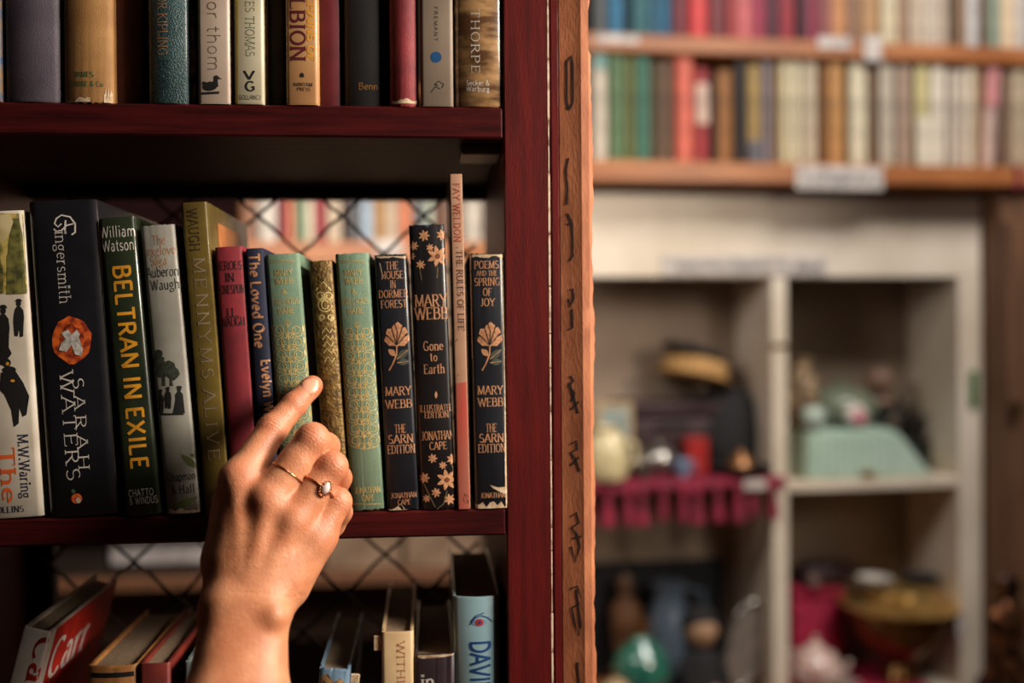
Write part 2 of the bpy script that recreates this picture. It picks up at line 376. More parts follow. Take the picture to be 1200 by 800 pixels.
# ------------------------------------------------------------------ brown card strip on the outer side
CARD = mat('brown_card', (176, 108, 70), .72, (138, 78, 46), 30, .3, 300, stretch=(2, 2, .7), detail=8)
st = empty('card_sign', (XS1, 0, P(660, 830).z), 0, 'long upright brown card strip with black handwriting, fixed beside the red post', 'sign')
z0, z1 = P(660, 860).z, P(660, -50).z; H = z1-z0; st.location.z = z0
bm = bmesh.new(); rows = []; N = 90; rn = random.Random(11)
for i in range(N+1):
    zz = H*i/N; j = rn.uniform(-.0006, .0006)+.0007*math.sin(i*.31)+(-.0035 if 79 < i < 85 else 0)
    cut = -.002 if i > 84 else 0
    prof_ = [(.0006, .004), (XC1-XS1, .0015), (XC1-XS1+.002, .0008), (XC2-XS1-.003, .002), (XC2-XS1+j+cut, .0055), (XC2-XS1+j+cut+.0002, .030), (XC2-XS1-.002+j, .030), (XC2-XS1-.002+j+cut, .0065), (XC1-XS1, .0045), (.0006, .007)]
    rows.append([bm.verts.new((a, b, zz)) for a, b in prof_])
K = len(rows[0])
for i in range(N):
    for k in range(K): bm.faces.new((rows[i][k], rows[i][(k+1) % K], rows[i+1][(k+1) % K], rows[i+1][k]))
bm.faces.new(rows[0]); bm.faces.new(rows[-1])
frombm('card', bm, CARD, st, 30)
INKB = mat('black_marker', (30, 20, 18), .6)
def marker(lst, wd=2.5):
    out = []
    for i, pts in enumerate(lst):
        q = []
        for (px, py) in pts:
            w_ = P(px, py, .003); q.append((w_.x-XS1, w_.z-z0))
        out += ribbon(q, wd*.00062, wd*.0005, 20)
    bm = bmesh.new(); wdt = XC1-XS1
    for i, p in enumerate(out): bm.faces.new([bm.verts.new((min(a, wdt), .004-.0025*min(a, wdt)/wdt-.0003-(i % 3)*.00003, b)) for a, b in p])
    for f in bm.faces:
        f.normal_update()
        if f.normal.y > 0: f.normal_flip()
    frombm('handwriting', bm, INKB, st, rec=False)
for mk in [[(666, 128), (664, 118), (664, 72)], [(664, 72), (669, 66), (671, 76), (671, 120), (667, 129), (664, 126)], [(678, 93), (679, 106)],
        [(666, 185), (663, 200), (665, 222), (664, 240)], [(665, 250), (670, 262), (671, 280), (671, 300), (667, 306)], [(665, 262), (671, 264)],
        [(667, 340), (671, 338), (672, 350), (668, 360), (666, 350)], [(670, 362), (671, 384), (666, 386)],
        [(668, 440), (672, 446), (667, 452), (673, 460), (670, 470)], [(667, 448), (677, 484)], [(669, 480), (678, 470)],
        [(669, 520), (675, 516), (676, 526), (669, 530), (675, 540), (679, 552)], [(669, 545), (678, 535)],
        [(669, 605), (675, 600), (678, 612), (670, 618), (676, 626), (679, 640), (674, 658), (669, 640)], [(671, 630), (682, 628)],
        [(668, 690), (676, 686), (682, 700), (684, 722), (678, 744), (673, 728), (670, 712), (679, 706)], [(675, 690), (680, 735)], [(676, 775), (678, 800)]]:
    marker([mk])

# ------------------------------------------------------------------ book materials
WHT = mat('print_white', (214, 205, 196), .55); OCH = mat('print_yellow', (222, 152, 34), .5); GOLD = mat('gilt', (216, 160, 90), .35, (160, 110, 56), 900, metal=.4)
GILT = mat('gilt_dull', (222, 196, 130), .4, (176, 160, 104), 500, metal=.1); BLK = mat('print_black', (20, 17, 18), .6); COPP = mat('print_copper', (206, 152, 112), .5, (168, 116, 82), 400, metal=.1)
TORN = mat('torn_paper', (206, 186, 158), .85, (170, 140, 108), 300); GRNP = mat('print_green', (46, 96, 58), .6); ORG = mat('print_orange', (222, 96, 36), .55)
def ell(cx, cy, rx, ry, n=18, a=0, a0=0, a1=360):
    r = math.radians(a); o = []
    for i in range(n):
        t = math.radians(a0+(a1-a0)*i/n); x, y = rx*math.cos(t), ry*math.sin(t); o.append((cx+x*math.cos(r)-y*math.sin(r), cy+x*math.sin(r)+y*math.cos(r)))
    return o
def leaf(x0, y0, x1, y1, w):
    dx, dy = x1-x0, y1-y0; l = math.hypot(dx, dy); nx, ny = -dy/l, dx/l; o = []
    for i in range(7): t = i/6; s = math.sin(math.pi*t)*w; o.append((x0+dx*t+nx*s, y0+dy*t+ny*s))
    for i in range(5, 0, -1): t = i/6; s = -math.sin(math.pi*t)*w; o.append((x0+dx*t+nx*s, y0+dy*t+ny*s))
    return o
def blob(cx, cy, r, n=14, j=.25, sx=1, sy=1, seed=0):
    q = random.Random(seed+int(cx*7+cy)); return [(cx+r*sx*(1+q.uniform(-j, j))*math.cos(2*math.pi*i/n), cy+r*sy*(1+q.uniform(-j, j))*math.sin(2*math.pi*i/n)) for i in range(n)]
def torn(x0, x1, y0, y1, seed=0, top=False):
    """ragged strip along an end of the spine"""
    q = random.Random(seed); n = 9; a = [(x0+(x1-x0)*i/n, y1) for i in range(n+1)]; b = [(x0+(x1-x0)*i/n, y0+q.uniform(-.5, .6)*abs(y1-y0)) for i in range(n, -1, -1)]
    return a+b
def petal_flower(cx, cy, r, n=7):
    return [leaf(cx, cy, cx+r*math.cos(2*math.pi*i/n), cy+r*math.sin(2*math.pi*i/n), r*.2) for i in range(n)]
ZS = ZM
def man(cx, yt, h, w, lean=0, dress=False):
    f = lambda x, y: (cx+x*w+lean*y*h, yt+y*h)
    body = [f(-.16, .2), f(.16, .2), f(.42, .3), f(.5, .48), f(.46, .62), f(.4, .7), f(.42, .98), f(.12, 1), f(.05, .76), f(-.1, .98), f(-.4, .96), f(-.3, .7), f(-.5, .6), f(-.46, .42), f(-.36, .27)]
    if dress: body = [f(-.16, .2), f(.16, .2), f(.38, .3), f(.34, .5), f(.6, .97), f(-.6, .97), f(-.34, .5), f(-.38, .3)]
    return [ell(*f(0, .12), w*.22, h*.085, 10), [f(-.34, .07), f(.34, .07), f(.2, .03), f(.16, 0), f(-.16, 0), f(-.2, .03)], body]
# 1 white paperback-jacket, far left
b = make_book('white book with painted castle and walking black figures, leftmost on the middle shelf', (-32, 249), (27, 249), (-8, 607), (51, 606), ZS, mat('jacket_white', (214, 205, 190), .45, (190, 178, 160), 30, coat=.3), bulge=.001, group=None)
b.shp([[(-32, 250), (26, 250), (31, 344), (-28, 344)]], mat('art_wash', (188, 166, 92), .5, (84, 84, 42), 120, detail=8, lo=.4, hi=.56), 'picture')
b.shp([[(-30, 251), (12, 251), (16, 262), (10, 276), (4, 284), (-28, 290)]], mat('art_sky', (204, 188, 140), .5, (160, 140, 84), 60), 'picture', .0002)
b.shp([[(8, 345), (8, 300), (10, 296), (10, 286), (13, 280), (13, 268), (17, 256), (22, 256), (26, 275), (30, 344)], [(-20, 320), (-4, 318), (0, 300), (4, 318), (4, 344), (-20, 344)]], mat('art_green', (118, 112, 56), .5, (60, 62, 34), 160, detail=8), 'picture', .00025)
b.shp(man(4, 357, 56, 15)+man(22, 350, 45, 12)+[ell(8, 425, 5, 5), ell(11, 433, 8, 4), [(2, 436), (18, 434), (27, 448), (34, 464), (30, 470), (31, 486), (27, 488), (23, 476), (22, 496), (17, 500), (14, 480), (6, 462), (0, 456)], [(-6, 404), (8, 402), (14, 414), (4, 428), (-6, 424)]], BLK, 'silhouette', .0002)
b.shp([ell(9, 426, 2, 2), ell(15, 446, 2.5, 1.6)], OCH, 'silhouette', .0003)
b.tx('M.W.Waring', 29, 546, 72, 11, mat('print_navy', (40, 42, 66), .5), 'down', name='author')
b.tx('The', 10, 556, 62, 17, ORG, 'down', name='title')
b.tx('COLLINS', 9, 597, 38, 7, mat('print_navy', (40, 42, 66)), name='publisher')
# 2 large black
b = make_book('thick glossy black hardback with curly white lettering and a round orange picture', (31, 238), (113, 236), (58, 606), (137, 603), ZS, mat('jacket_black', (26, 25, 30), .3, (20, 19, 23), 40, coat=.6), bulge=.0016, depth=.16)
b.tx('ingersmith', 74, 313, 82, 13, WHT, 'down', 'light', 'title', rot=0)
b.lines([[(84, 275), (88, 272), (88, 262), (82, 254), (72, 252), (66, 256), (64, 262), (68, 266), (72, 262)], [(86, 262), (78, 264), (72, 270), (66, 271), (63, 268)], [(77, 258), (76, 270)]], WHT, 1.9, 'title')
b.shp([blob(84, 398, 25, 22, .05, .92, 1.1)], mat('picture_glow', (226, 104, 40), .4, (128, 44, 24), 130, lo=.42, hi=.6, detail=8), 'picture')
b.shp([blob(84, 396, 15, 16, .2, .9, 1.0)], mat('picture_mid', (196, 84, 40), .4, (104, 36, 22), 200), 'picture', .00024)
b.shp([[(72, 390), (80, 386), (84, 392), (90, 386), (94, 392), (89, 399), (97, 408), (96, 417), (88, 415), (84, 404), (78, 412), (69, 410), (72, 402), (77, 397)]], mat('glove_grey', (196, 192, 184), .5, (140, 136, 130), 300), 'picture', .00036)
b.tx('WATERS', 82, 499, 124, 15, WHT, 'down', 'light', 'author', track=1.6)
b.tx('SARAH', 95, 496, 104, 12, WHT, 'down', 'light', 'author', track=3)
b.shp([ell(90, 584, 6.5, 6)], mat('apple_red', (196, 62, 40), .4, (220, 120, 60), 300), 'emblem'); b.shp([leaf(88, 578, 84, 573, 2.5)], GRNP, 'emblem', .0002); b.shp([ell(92, 586, 3, 3.5)], TORN, 'emblem', .00025)
# 3
b = make_book('dark green hardback with tall bold yellow lettering, between thick black and grey books', (114, 257), (158, 255), (147, 605), (189, 603), ZS, mat('jacket_darkgreen', (20, 24, 20), .3, (40, 48, 32), 26, coat=.6, lo=.45, hi=.7), bulge=.0012)
b.tx('William', 137, 271, 42, 13, WHT, style='sans', name='author'); b.tx('Watson', 138, 287, 38, 13, WHT, style='sans', name='author')
b.tx('BELTRAN IN EXILE', 153, 430, 232, 19, OCH, 'down', 'heavy', 'title', track=1.0)
b.tx('CHATTO', 165, 577, 30, 8, WHT, style='sans', name='publisher'); b.tx('& WINDUS', 168, 586, 34, 8, WHT, style='sans', name='publisher')
# 4
b = make_book('pale grey hardback with faint orange title and a small black tree drawing', (163, 266), (205, 265), (195, 602), (236, 600), ZS, mat('jacket_grey', (150, 148, 138), .55, (128, 124, 114), 30, coat=.15), bulge=.0018, wear=.0004)
FAD = mat('print_faded_orange', (186, 134, 90), .6)
for t, y in (('The', 281), ('Foxglove', 293), ('Saga', 305)): b.tx(t, 186, y, len(t)*5, 11, FAD, style='script', name='title')
b.tx('Auberon', 190, 318, 38, 12, BLK, style='script', name='author'); b.tx('Waugh', 193, 333, 34, 12, BLK, style='script', name='author')
b.shp([blob(186, 424, 8, 16, .2), blob(190, 436, 7, 14, .2), blob(198, 430, 8, 16, .2), blob(203, 438, 7, 14, .2), blob(185, 414, 5, 12, .2), [(190, 436), (193, 436), (194, 452), (190, 452)], [(199, 440), (201, 440), (203, 452), (199, 452)]], mat('drawing_dark', (34, 38, 32), .6, (54, 60, 46), 400), 'drawing')
b.shp(man(188, 456, 28, 8)+man(197, 453, 26, 8)+man(210, 452, 33, 11, dress=True)+[[(186, 484), (214, 484), (216, 486), (188, 486)]], BLK, 'drawing', .0002)
b.tx('Chapman', 212, 558, 34, 10, BLK, style='script', name='publisher'); b.tx('& Hall', 214, 573, 28, 10, BLK, style='script', name='publisher')
b.shp([leaf(212, 532, 232, 550, 4), leaf(222, 532, 232, 536, 2), leaf(202, 596, 232, 582, 4)], mat('leaf_green', (84, 92, 44), .6), 'drawing'); b.shp([torn(198, 234, 597, 601, 3)], TORN, 'worn_edge', .0003)
# 5
b = make_book('olive gold jacketed book with embossed silver lettering, leaning beside the small red book', (210, 239), (244, 237), (240, 602), (271, 601), ZS, mat('jacket_olive', (112, 94, 44), .32, (84, 68, 30), 30, coat=.55), bulge=.001, depth=.155)
SILV = mat('embossed_silver', (190, 168, 140), .4, metal=.5)
b.tx('WAUGH', 227, 269, 48, 11, mat('print_brown', (58, 44, 24), .5), 'down', 'serif', 'author', track=1)
b.tx('MENNYMS ALIVE', 242, 420, 232, 13, SILV, 'down', 'light', 'title', track=2.4)
l5 = b
bm = bmesh.new(); bbox(bm, 0, .0006, .03, .12, .085-.06+b.h-.09, b.h-.012, 0); f5 = frombm('jacket_panel', bm, mat('jacket_panel', (196, 124, 60), .4, (150, 80, 40), 40), b.root); f5.location = (b.w, 0, 0)
# 6
b = make_book('small faded red cloth book with black lettering', (249, 290), (286, 290), (273, 602), (306, 601), ZS, mat('cloth_red', (138, 30, 42), .7, (112, 22, 34), 60, .3, 2500), bulge=.0016, depth=.125)
for t, y, l in (('HEROES', 311, 32), ('IN', 325, 11), ('HOMESPUN', 339, 33), ('J.L.', 366, 16), ('WAUGH', 377, 29)): b.tx(t, 268+(y-311)*.07, y, l, 10, BLK, name='title')
# 7
b = make_book('narrow navy blue cloth book with gold gothic lettering', (287, 291), (309, 292), (308, 602), (329, 601), ZS, mat('cloth_navy', (24, 30, 58), .6, (18, 22, 44), 60, .3, 2500), bulge=.001, depth=.125)
b.tx('The Loved One', 301, 352, 108, 12, COPP, 'down', 'black', 'title', track=.9)
b.tx('Evelyn Waugh', 315, 468, 92, 12, COPP, 'down', 'black', 'author', track=.9)
# 8 & 10 green gilt
GRN = mat('cloth_green', (122, 146, 122), .6, (98, 126, 102), 30, .35, 2500)
def scroll(cx, cy, r, s=1, turns=1.4, a0=90):
    return [(cx+s*r*(1-.62*i/22)*math.cos(math.radians(a0+turns*360*i/22)), cy+r*(1-.62*i/22)*math.sin(math.radians(a0+turns*360*i/22))) for i in range(23)]
def green_spine(b, xc, y0, y1, tl):
    """xc(y): centre px of spine"""
    wd = 19.5
    L = []
    yy = y0+7
    while yy < y1-4:
        c = xc(yy)
        for s in (1, -1):
            L.append(scroll(c+s*10.5, yy, 6.2, s)); L.append(scroll(c+s*4.2, yy+6, 4.4, -s, 1.2, 200)); L.append([(c+s*17, yy-6), (c+s*18, yy), (c+s*15.5, yy+6), (c+s*9, yy+8), (c, yy+9.5)])
            L.append([(c, yy-4), (c+s*3.5, yy-9), (c+s*1, yy-12), (c, yy-9)])
        L.append([(c, yy-9), (c, yy+9)])
        yy += 14.2
    for s in (1, -1):
        L.append([(xc(y)+s*wd, y) for y in range(int(y0), int(y1), 10)])
    b.lines(L, GILT, 1.05, 'gilt_ornament')
    for ya, yb in tl:
        b.lines([[(xc(ya)-19, ya), (xc(ya)+19, ya)], [(xc(yb)-19, yb), (xc(yb)+19, yb)]], GILT, 1.0, 'gilt_band')
        b.lines([[(xc(ya)-18+i*3, ya+1.5), (xc(ya)-16.5+i*3, yb-1.5), (xc(ya)-15+i*3, ya+1.5)] for i in range(11)], GILT, .8, 'gilt_band')
b = make_book('pale green cloth book with gilt scrolls, under the pointing fingertip, beside the navy book', (309, 300), (352, 298), (333, 601), (374, 600), ZS, GRN, bulge=.0022, depth=.125, wear=.0004)
xc = lambda y: 330.5+(y-300)*.0765
for t, y, l in (('MARY', 319, 22), ('WEBB', 329, 22), ('&', 342, 6), ('PRECIOUS', 353, 33), ('BANE', 364, 20)): b.tx(t, xc(y), y, l, 7, GILT, name='title')
green_spine(b, xc, 380, 532, [(303, 310)])
b.tx('JONATHAN', xc(577), 577, 30, 7, GILT, name='publisher'); b.tx('CAPE', xc(586), 586, 16, 7, GILT, name='publisher')
b = make_book('small worn book with a pebbled gold leather spine, between the two green books', (361, 307), (390, 306), (383, 601), (411, 600), ZS, mat('gold_leather', (132, 104, 54), .5, (84, 64, 30), 160, 1.0, 420, metal=.35, detail=6), bulge=.0022, depth=.125, wear=.0006)
c = lambda y: 377+(y-306)*.078
b.lines([scroll(c(347)-5, 347, 6, -1), scroll(c(347)+5, 347, 6, 1), ell(c(357), 357, 8, 8), ell(c(357), 357, 4, 5), [(c(334)-9, 340), (c(330), 330), (c(334)+9, 340)], scroll(c(372)-5, 372, 4, 1), scroll(c(372)+5, 372, 4, -1)]+[[(c(y)-6, y), (c(y)-2, y-6), (c(y)+3, y), (c(y)+6, y-5)] for y in (390, 398, 406, 414, 424)], GILT, 1.6, 'gilt_ornament')
b = make_book('pale green gilt cloth book between the gold leather book and the black books', (391, 299), (434, 297), (412, 600), (452, 598), ZS, GRN, bulge=.0022, depth=.125, wear=.0004)
xc2 = lambda y: 412.5+(y-300)*.066
for t, y, l in (('MARY', 319, 22), ('WEBB', 329, 22), ('&', 342, 6), ('PRECIOUS', 353, 33), ('BANE', 364, 20)): b.tx(t, xc2(y), y, l, 7, GILT, name='title')
green_spine(b, xc2, 382, 524, [(303, 310), (588, 593)])
b.tx('JONATHAN', xc2(574), 574, 32, 7, GILT, name='publisher'); b.tx('CAPE', xc2(583), 583, 16, 7, GILT, name='publisher')
# 11 / 14 black with rose
BLU = mat('jacket_blueblack', (26, 28, 36), .42, (20, 21, 28), 40, coat=.3)
LEAFG = mat('leaf_dull', (70, 76, 66), .5)
def rose(b, cx, cy, s=1.0):
    q = lambda x, y: (cx+x*s, cy+y*s)
    b.shp([[q(0, 9), q(-7, 6), q(-9, -2), q(-8, -10), q(-4, -16), q(1, -20), q(6, -16), q(9, -9), q(9, -2), q(7, 6)], [q(-2, 8), q(-9, 8), q(-15, 2), q(-13, -3), q(-8, -2)], [q(2, 8), q(9, 8), q(15, 1), q(14, -5), q(8, -2)], [q(-8, -2), q(-13, -6), q(-11, -12), q(-6, -12)], [q(8, -2), q(13, -8), q(10, -14), q(5, -13)]], COPP, 'rose_flower')
    b.lines([[q(-6, -13), q(-2, 0), q(0, 7)], [q(7, -15), q(3, -2), q(0, 7)], [q(-2, -18), q(1, -8), q(0, 6)], [q(-11, -4), q(-5, 2), q(0, 7)], [q(11, -6), q(6, 1), q(0, 7)]], BLU, .8, 'rose_flower', .0003)
    b.lines([[q(0, 9), q(0, 18), q(-5, 30), q(-9, 37)]], COPP, 1.6, 'rose_stem', .0002)
    b.shp([leaf(*q(0, 24), *q(14, 12), 4.5*s), leaf(*q(0, 28), *q(15, 26), 4*s)], LEAFG, 'rose_leaf', .0002); b.shp([leaf(*q(-1, 20), *q(-10, 12), 3.5*s)], COPP, 'rose_leaf', .0002)
    b.lines([[q(0, 24), q(7, 18), q(13, 13)], [q(0, 28), q(8, 27), q(14, 26)]], COPP, .7, 'rose_leaf', .0003)
b = make_book('narrow blue black book with copper rose, second edition-style spine from the green gilt book', (437, 300), (478, 298), (454, 599), (492, 598), ZS, BLU, bulge=.0012, depth=.13, wear=.0005)
b.root['label'] = 'black book with copper rose beside the pale green gilt book'
xs = lambda y: 457.5+(y-300)*.054
for t, y, l in (('THE', 311, 16), ('HOUSE', 322, 27), ('IN', 333, 7), ('DORMER', 344, 36), ('FOREST', 356, 32)): b.tx(t, xs(y)+1, y, l, 9, COPP, name='title')
rose(b, 465, 397)
for t, y, l, n in (('MARY', 458, 32, 'author'), ('WEBB', 473, 33, 'author'), ('THE', 502, 14, 'series'), ('SARN', 514, 31, 'series'), ('EDITION', 526, 34, 'series'), ('JONATHAN', 580, 32, 'publisher'), ('CAPE', 588, 16, 'publisher')): b.tx(t, xs(y)+.5, y, l, 10 if n != 'publisher' else 6, COPP, name=n)
b.shp([torn(455, 491, 595, 599, 5), torn(438, 477, 302, 300, 6)], TORN, 'worn_edge', .0003)
b.lines([[(445, 308), (447, 318), (450, 326)], [(460, 600), (470, 590), (474, 596)]], TORN, .8, 'worn_edge', .0003)
# 12
b = make_book('tall black book with copper flowers at head and foot, taller than the rose books', (476, 264), (524, 264), (493, 600), (535, 598), ZS, mat('jacket_warmblack', (24, 20, 22), .42, (18, 15, 17), 40, coat=.25), bulge=.0016, depth=.14, wear=.0006)
fl = []
for x, y, r in ((513, 300, 13), (493, 310, 6), (518, 275, 7), (497, 276, 7), (485, 288, 6), (504, 290, 5), (482, 300, 5)): fl += petal_flower(x, y, r)
for x, y, r in ((524, 562, 13), (507, 537, 6), (530, 538, 7), (497, 560, 7), (511, 577, 6), (500, 584, 5), (519, 545, 5), (527, 585, 7)): fl += petal_flower(x, y, r)
for i in range(0, len(fl), 7): b.shp(fl[i:i+7], COPP, 'flower')
for q_ in (ell(513, 300, 3, 3), ell(524, 562, 3, 3)): b.shp([q_], mat('flower_eye', (120, 66, 36), .5), 'flower_eye', .0004)
b.lines([[(513, 313), (512, 326)], [(492, 316), (494, 328)], [(524, 575), (520, 590), (512, 598)], [(497, 567), (503, 580), (510, 594)], [(530, 545), (532, 556)]], mat('stem_dull', (110, 96, 66), .5), 1.1, 'flower_stem', .0002)
b.lines([[(480, 268), (500, 265), (520, 266)], [(478, 272), (490, 267)]], mat('print_blue_edge', (70, 100, 150), .5), 1.6, 'worn_edge', .0002)
for t, y, l, n, c_ in (('MARY', 352, 40, 'author', 14), ('WEBB', 367, 42, 'author', 14), ('Gone', 405, 25, 'title', 11), ('to', 418, 9, 'title', 10), ('Earth', 432, 26, 'title', 11), ('ILLUSTRATED', 478, 41, 'series', 8), ('EDITION', 486, 30, 'series', 7), ('JONATHAN', 510, 40, 'publisher', 10), ('CAPE', 522, 22, 'publisher', 9)): b.tx(t, 500.5+(y-264)*.05, y, l, c_, COPP, name=n, style='serif')
b.shp([leaf(511, 458, 511, 467, 1.6)], COPP, 'emblem')
# 13
b = make_book('tallest, thinnest pinkish paperback, beside the last black rose book', (526, 204), (543, 204), (537, 599), (552, 597), ZS, mat('pb_pink', (176, 138, 112), .5, (160, 120, 96), 30, coat=.2), bulge=.0003, depth=.125, hard=False)
b.shp([[(529, 450), (549, 447), (553, 596), (536, 598)]], mat('pb_redwash', (186, 64, 56), .5, (150, 100, 80), 60, stretch=(1, 1, .15)), 'spine_art')
b.tx('FAY WELDON', 535.5, 249, 68, 7.5, mat('print_brick', (176, 66, 52), .5), 'down', 'serif', 'author', track=1.2); b.tx('THE RULES OF LIFE', 539.5, 340, 94, 7, mat('print_darkplum', (74, 40, 40), .5), 'down', 'serif', 'title')
b.lines([[(534, 290), (537, 290)], [(534, 400), (545, 386)], [(536, 440), (548, 430)]], BLK, .8, 'drawing')
b.lines([ell(546, 584, 3, 5), [(544, 578), (549, 590)]], BLK, 1.0, 'emblem')
# 14
b = make_book('black copper rose book with torn cream edges, last before the red post', (549, 298), (591, 297), (557, 597), (596.5, 596), ZS, BLU, bulge=.0012, depth=.13, wear=.0008)
xs = lambda y: 570+(y-300)*.026
for t, y, l in (('POEMS', 310, 31), ('AND THE', 320, 26), ('SPRING', 330, 32), ('OF', 342, 11), ('JOY', 354, 18)): b.tx(t, xs(y), y, l, 9 if t != 'AND THE' else 6, COPP, name='title')
rose(b, 574, 397)
for t, y, l, n in (('MARY', 457, 32, 'author'), ('WEBB', 471, 32, 'author'), ('THE', 501, 14, 'series'), ('SARN', 513, 31, 'series'), ('EDITION', 525, 34, 'series'), ('JONATHAN', 580, 31, 'publisher')): b.tx(t, xs(y)+.5, y, l, 10 if n != 'publisher' else 6, COPP, name=n)
b.shp([torn(557, 596, 590, 597, 8), torn(549, 591, 301, 298, 2), [(588.5, 302), (591.5, 302), (593, 420), (596, 560), (596.5, 590), (593, 592), (592, 560), (591, 430)], [(574, 568), (584, 571), (594, 570), (596, 580), (588, 577), (578, 572)]], TORN, 'worn_edge', .0003)
b.shp([[(549, 300), (552, 300), (551.5, 350), (554, 420), (551.5, 420)]], TORN, 'worn_edge', .0003)
# ------------------------------------------------------------------ top shelf books
def top_book(label, x0, x1, h, m, Y=-.001, **k):
    ys = 122
    return make_book(label, (x0, ys-300), (x1, ys-300), (x0, ys), (x1, ys), ZT, m, Y=Y, a=0, h=h, **k)
b = top_book('thin blue and gold patterned book at the extreme left of the top shelf', -22, 1.5, .21, mat('cover_bluegold', (40, 70, 104), .5, (120, 90, 40), 90))
b = top_book('wide purple grey cloth book, first full spine on the top shelf', 4, 69, .215, mat('cloth_purple', (92, 82, 94), .55, (70, 62, 74), 26, .4, 1500), bulge=.004)
b = top_book('wide tan cloth book with green lettering and a torn foot', 73, 131, .2, mat('cloth_tan', (176, 132, 78), .65, (142, 98, 54), 26, .3, 1500), bulge=.004, wear=.001)
b.tx('JAMES', 98, 87, 23, 6, GRNP, style='bserif', name='publisher'); b.tx('CLARKE & Co', 99, 98, 42, 6, GRNP, style='bserif', name='publisher'); b.shp([torn(76, 106, 116, 122, 4), torn(121, 130, 108, 122, 9)], TORN, 'worn_edge', .0003)
b = top_book('dull dark red brown book standing set back on the top shelf', 131.5, 171, .19, mat('cloth_redbrown', (78, 30, 22), .75, (60, 22, 18), 30, .2, 1500), Y=.012)
b = top_book('dark teal grained leather book with reddish lettering', 173, 221, .2, mat('leather_teal', (56, 84, 86), .38, (34, 56, 60), 30, 1.0, 900, coat=.3), bulge=.0035)
b.tx('VICTOR KIPLING', 190, 14, 98, 11, COPP, 'down', 'light', 'title'); b.tx('BOOKS', 192, 88, 34, 10, mat('print_deepblue', (26, 34, 54), .5), 'down', 'light', 'publisher')
b = top_book('very thin dark pamphlet with a pale pink flecked edge', 222.5, 230, .19, mat('cover_pinkfleck', (176, 130, 112), .6, (36, 22, 24), 90, lo=.45, hi=.55), Y=.006, bulge=.0004, hard=False)
b = top_book('pinkish white paperback with thin grey lettering and a black duck emblem', 232, 270.5, .2, mat('pb_white', (196, 178, 162), .45, (180, 160, 144), 20, coat=.3), bulge=.0008, hard=False)
b.tx('eleanor thom', 251, 14, 134, 15, mat('print_grey', (112, 96, 88), .5), 'down', 'hair', 'author'); b.shp([ell(246, 101, 9, 5.5, a=-8), [(236, 99), (238, 95), (246, 98)], [(249, 100), (251, 92), (255, 92), (256, 101), (252, 104)], ell(253.5, 91, 3, 2.8), [(256, 90), (260, 92.5), (255.5, 93)], [(236, 108), (257, 107), (257, 110), (236, 111)]], BLK, 'emblem')
b = top_book('cream book with yellowish left edge and green lettering', 275, 310, .205, mat('jacket_cream', (206, 198, 174), .4, (180, 170, 140), 20, coat=.3), bulge=.001)
b.shp([[(275, -100), (279, -100), (279, 122), (275, 122)]], mat('edge_yellow', (176, 150, 60), .5), 'spine_edge')
b.tx('FRANCES THOMAS', 293, 15, 100, 10, mat('print_sage', (96, 112, 84), .5), 'down', 'light', 'author')
b.tx('V', 292, 88, 13, 10, BLK, style='heavy', name='emblem'); b.tx('G', 293, 101, 12, 11, BLK, style='heavy', name='emblem'); b.tx('GOLLANCZ', 293, 114, 27, 5, BLK, style='sans', name='publisher')
b = top_book('dark olive book almost lost in shadow between cream and tan books', 312, 334, .19, mat('cover_darkolive', (50, 42, 28), .6, (30, 24, 18), 40), Y=.02)
b = top_book('tan paperback with maroon and gold lettering', 335.5, 373.5, .2, mat('pb_tan', (196, 150, 102), .45, (170, 122, 78), 20, coat=.25), bulge=.001, hard=False)
b.tx('ALBION', 349, 26, 88, 17, mat('print_maroon', (92, 28, 36), .5), 'down', 'bserif', 'title'); b.tx('CHAINS OF', 364, 33, 76, 8, OCH, 'down', 'bserif', 'title')
b.shp([blob(354, 88, 3, 8, .3)], BLK, 'emblem'); b.tx('BANTAM', 355, 99, 23, 4, BLK, style='serif', name='publisher'); b.tx('PRESS', 356, 104.5, 16, 4, BLK, style='serif', name='publisher')
b = top_book('plain dark crimson book beside the tan paperback', 374.5, 400, .19, mat('cloth_crimson', (104, 22, 34), .6, (78, 14, 24), 40), Y=.01)
b = top_book('black cloth book with small gold word at its foot, on the top shelf', 404, 455, .2, mat('cloth_black', (28, 26, 28), .6, (20, 19, 20), 30, .3, 1500), Y=.006, bulge=.003)
b.tx('Benn', 431.5, 101, 24, 8, GOLD, style='script', name='publisher')
b = top_book('mottled rose red cloth book with worn pale foot', 457, 491, .19, mat('cloth_rosered', (146, 46, 52), .6, (112, 30, 38), 60, .4, 1500), bulge=.004, wear=.0008)
b.shp([torn(459, 489, 117, 121, 12)], TORN, 'worn_edge', .0003)
b = top_book('plain grey beige paperback with a blue dot on its spine', 493, 532, .19, mat('pb_greybeige', (136, 120, 104), .55, (120, 104, 90), 20), bulge=.0006, hard=False)
b.tx('FREMANT', 511, 28, 40, 4, BLK, 'down', 'sans', 'author', track=2.4)
b.shp([ell(511, 67, 6.5, 6.5)], mat('print_blue', (24, 74, 122), .5), 'emblem'); b.lines([[(505, 108), (510, 102), (516, 104)], [(509, 100), (514, 95), (520, 99), (518, 103)], [(513, 101), (510, 98)]], BLK, 1.2, 'emblem')
b = top_book('brown jacketed book with white lettering and shiny right edge, last on the top shelf', 534, 591, .2, mat('jacket_birch', (164, 128, 86), .3, (84, 56, 34), 40, coat=.8, stretch=(1, 1, 3), lo=.42, hi=.62, detail=8), bulge=.004)
b.tx('THORPE', 557, 48, 74, 10, WHT, 'down', 'light', 'author', track=1.6); b.tx('Secker &', 560, 97, 29, 6, WHT, style='sans', name='publisher'); b.tx('Warburg', 560, 104, 29, 6, WHT, style='sans', name='publisher')
